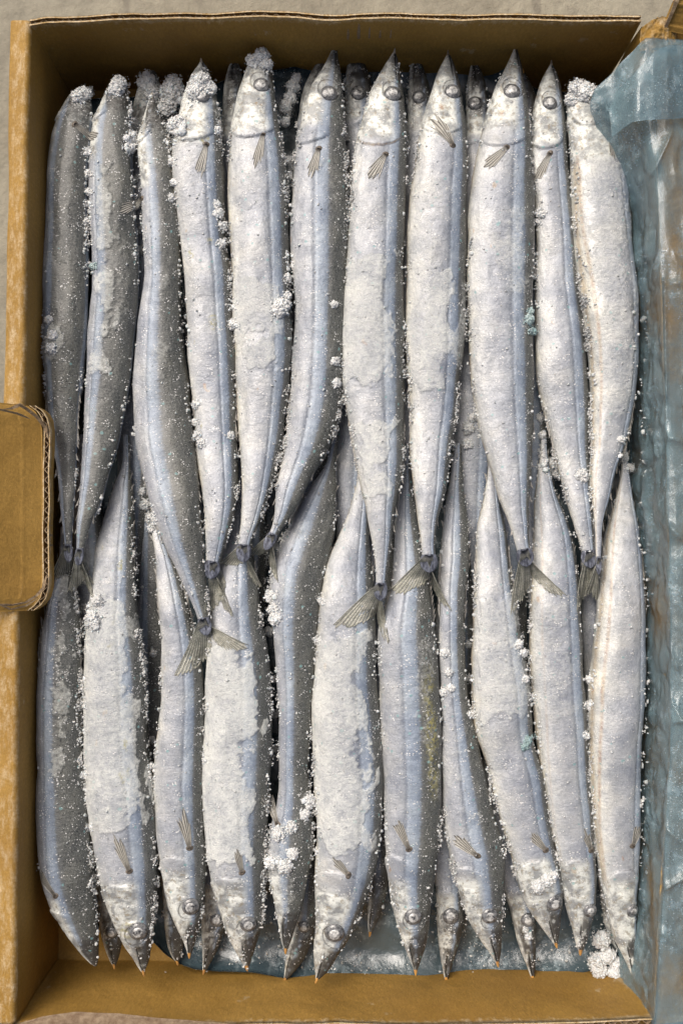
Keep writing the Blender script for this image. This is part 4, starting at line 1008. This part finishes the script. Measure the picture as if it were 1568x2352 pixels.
clump([(1345,1300,10),(1352,1275,8)], 'snow bits beside the tail of the tenth upper fish', seed=22)
clump([(672,200,16),(668,225,14),(680,180,10),(500,300,8)], 'dim snow seam on the film behind the fifth upper snout', seed=50)
clump([(660,640,10),(664,590,10),(660,680,10),(668,610,8)], 'snow seam between the fifth and sixth upper fish', seed=23)
clump([(503,490,12),(512,520,12),(498,470,8),(510,560,10)], 'snow seam between the fourth and fifth upper fish', seed=24)
clump([(205,440,8),(203,470,10),(205,400,8),(200,510,8)], 'snow seam between the first and second upper fish', seed=25)
clump([(450,930,9),(455,1000,11),(462,1020,9),(448,970,8)], 'snow seam beside the belly of the third upper fish', seed=26)
clump([(120,770,11),(118,800,12),(112,735,8)], 'crust of snow on the side of the leftmost upper fish', seed=27)
clump([(1022,1500,10),(1030,1545,9),(1018,1590,9),(1035,1580,8)], 'snow seam between the seventh and eighth lower fish', seed=28)
clump([(1190,1480,9),(1200,1500,10),(1205,1560,8)], 'snow crumbs on the edge of the ninth lower fish', seed=29)
clump([(1240,490,12),(1235,510,8)], 'round frost ball on the flank of the tenth upper fish', seed=30)
clump([(392,330,12),(396,372,9),(400,420,8),(394,455,9)], 'snow seam between the third and fourth upper fish', seed=41)
clump([(312,410,9),(318,470,10),(322,530,9),(325,575,10)], 'snow seam between the second and third upper fish', seed=42)
clump([(203,350,10),(207,560,8),(205,610,8)], 'snow seam between the first pair of upper fish', seed=43)
clump([(533,700,10),(537,745,12),(530,1000,8),(770,830,9),(774,880,9),(768,700,7)], 'snow seam crumbs beside the belly of the fifth fish', seed=44)
clump([(190,1560,8),(188,1620,9),(190,1680,8),(193,1780,8),(205,1900,8)], 'snow seam between the first and second lower fish', seed=45)
clump([(350,1700,8),(345,1760,7),(352,1500,7),(630,1560,8),(632,1640,9),(628,1720,8)], 'snow seam crumbs along the third and fifth lower fish', seed=46)
clump([(1352,1560,9),(1350,1620,10),(1345,1690,8),(1222,1600,8)], 'snow seam left of the rightmost lower fish', seed=47)
clump([(1078,1560,9),(1082,1640,8),(1075,1480,7),(738,1380,8),(728,1470,7)], 'snow seam crumbs left of the ninth lower fish', seed=48)
clump([(1240,960,10),(1245,1000,8),(1480,650,5),(1470,1210,7),(1470,1160,6)], 'snow seam crumbs beside the tenth upper fish', seed=49)
clump([(1215,735,12),(1222,760,9),(1218,715,7)], 'teal tinted ice bits right of the ninth upper fish', M_TEAL, 31, name='teal_ice')
clump([(1212,1700,9),(1205,1715,8),(1225,1690,6)], 'teal tinted ice bits on the ninth lower fish', M_TEAL, 32, name='teal_ice')
clump([(216,612,8)], 'single pale teal ice crystal between the first and second upper fish', M_TEAL, 33, name='teal_ice')
clump([(97,345,9),(100,360,7),(102,385,5)], 'frozen scrap against the left wall beside the leftmost upper fish', seed=34)

# granular ice: thousands of grains in the seams and sprinkled over the skins
Vs, Fs, off = [], [], 0
r_ = np.random.default_rng(11)
def grain(loc, rad, nrm=None):
    global off
    V = I1*(rad*(.35+1.2*r_.random(len(I1)))[:, None]); V = V*(.55+.9*r_.random(3))
    Vs.append(V+loc); Fs.append(J1+off); off += len(V)
cand = 150000
cxs = r_.uniform(88, 1482, cand); cys = r_.uniform(150, 2225, cand)
clus = fbm(np.stack([cxs*.016, cys*.010, cxs*0], -1), 4); clus2 = fbm(np.stack([cxs*.05, cys*.05, cxs*0+9], -1), 3)
cnt = 0
for k in range(cand):
    h = on(cxs[k], cys[k])
    if h[2] is None: continue
    z = h[0].z; nz_ = h[1].z
    edge = max(0., 1-nz_/.80); seam = edge*1.0 if z > .026 else .06
    p = .020+seam*max(0., (clus[k]-.47))*11.0*max(.1, (clus2[k]-.36)*3.2)
    if clus2[k] > .63: p += .05
    if r_.random() < p:
        rad = (.00020+.00070*r_.random()**3)*(1.2 if edge > .3 else .8)
        grain(np.array(h[0])+np.array(h[1])*rad*.4, rad); cnt += 1
        if edge > .25 and clus[k] > .5:
            for q in range(int(16*r_.random())):
                o3 = np.array(h[0])+(r_.random(3)-.5)*np.array([.003, .005, .0022]); rad = .0002+.0006*r_.random()**2; grain(o3, rad); cnt += 1
def lump(loc, rad):
    global off
    e = I2*1.5+r_.random(3)*90; V = I2*(rad*(.45+1.1*fbm(e*1.6, 4, .7)))[:, None]*(.6+.8*r_.random(3)); Vs.append(V+loc); Fs.append(J2+off); off += len(V)
nl = 0
for k in range(52000):
    x, y = r_.uniform(88, 1482), r_.uniform(170, 2200); c_ = fbm(np.array([[x*.022, y*.018, 5.]]), 4)[0]
    if c_ < .49: continue
    h = on(x, y)
    if h[2] is None or h[0].z < .028 or r_.random() > (c_-.48)*12 or h[1].z > .66: continue
    rad = .0003+.0008*r_.random()**2; lump(np.array(h[0])+np.array(h[1])*rad*.1, rad); nl += 1
print('lumps', nl)
# a few grains on the inner film and the card below the snouts
for k in range(500):
    x, y = r_.uniform(380, 1360), r_.uniform(2060, 2245); p_ = at(x, y, .0215)
    if fbm(np.array([[x*.02, y*.03, 2.]]), 3)[0] < .5 or on(x, y)[2] is not None: continue
    grain(p_+np.array([0, 0, .0005]), .0003+.0006*r_.random()**2)
for k in range(260):
    x, y = r_.uniform(1474, 1500), r_.uniform(300, 2200); grain(at(x-10*r_.random(), y, .050), .0004+.001*r_.random()**2)
print('grains', cnt, 'tris', off/12*20)
o = _old('ice_grains', np.concatenate(Vs), np.concatenate(Fs), M_ICE, None, True)
o['kind'] = 'stuff'; o['label'] = 'granular ice sprinkled over the fish and packed in the seams between them'; o['category'] = 'ice'
tot = sum(len(o.data.polygons) for o in sc.objects if o.type == 'MESH'); print('polys', tot)
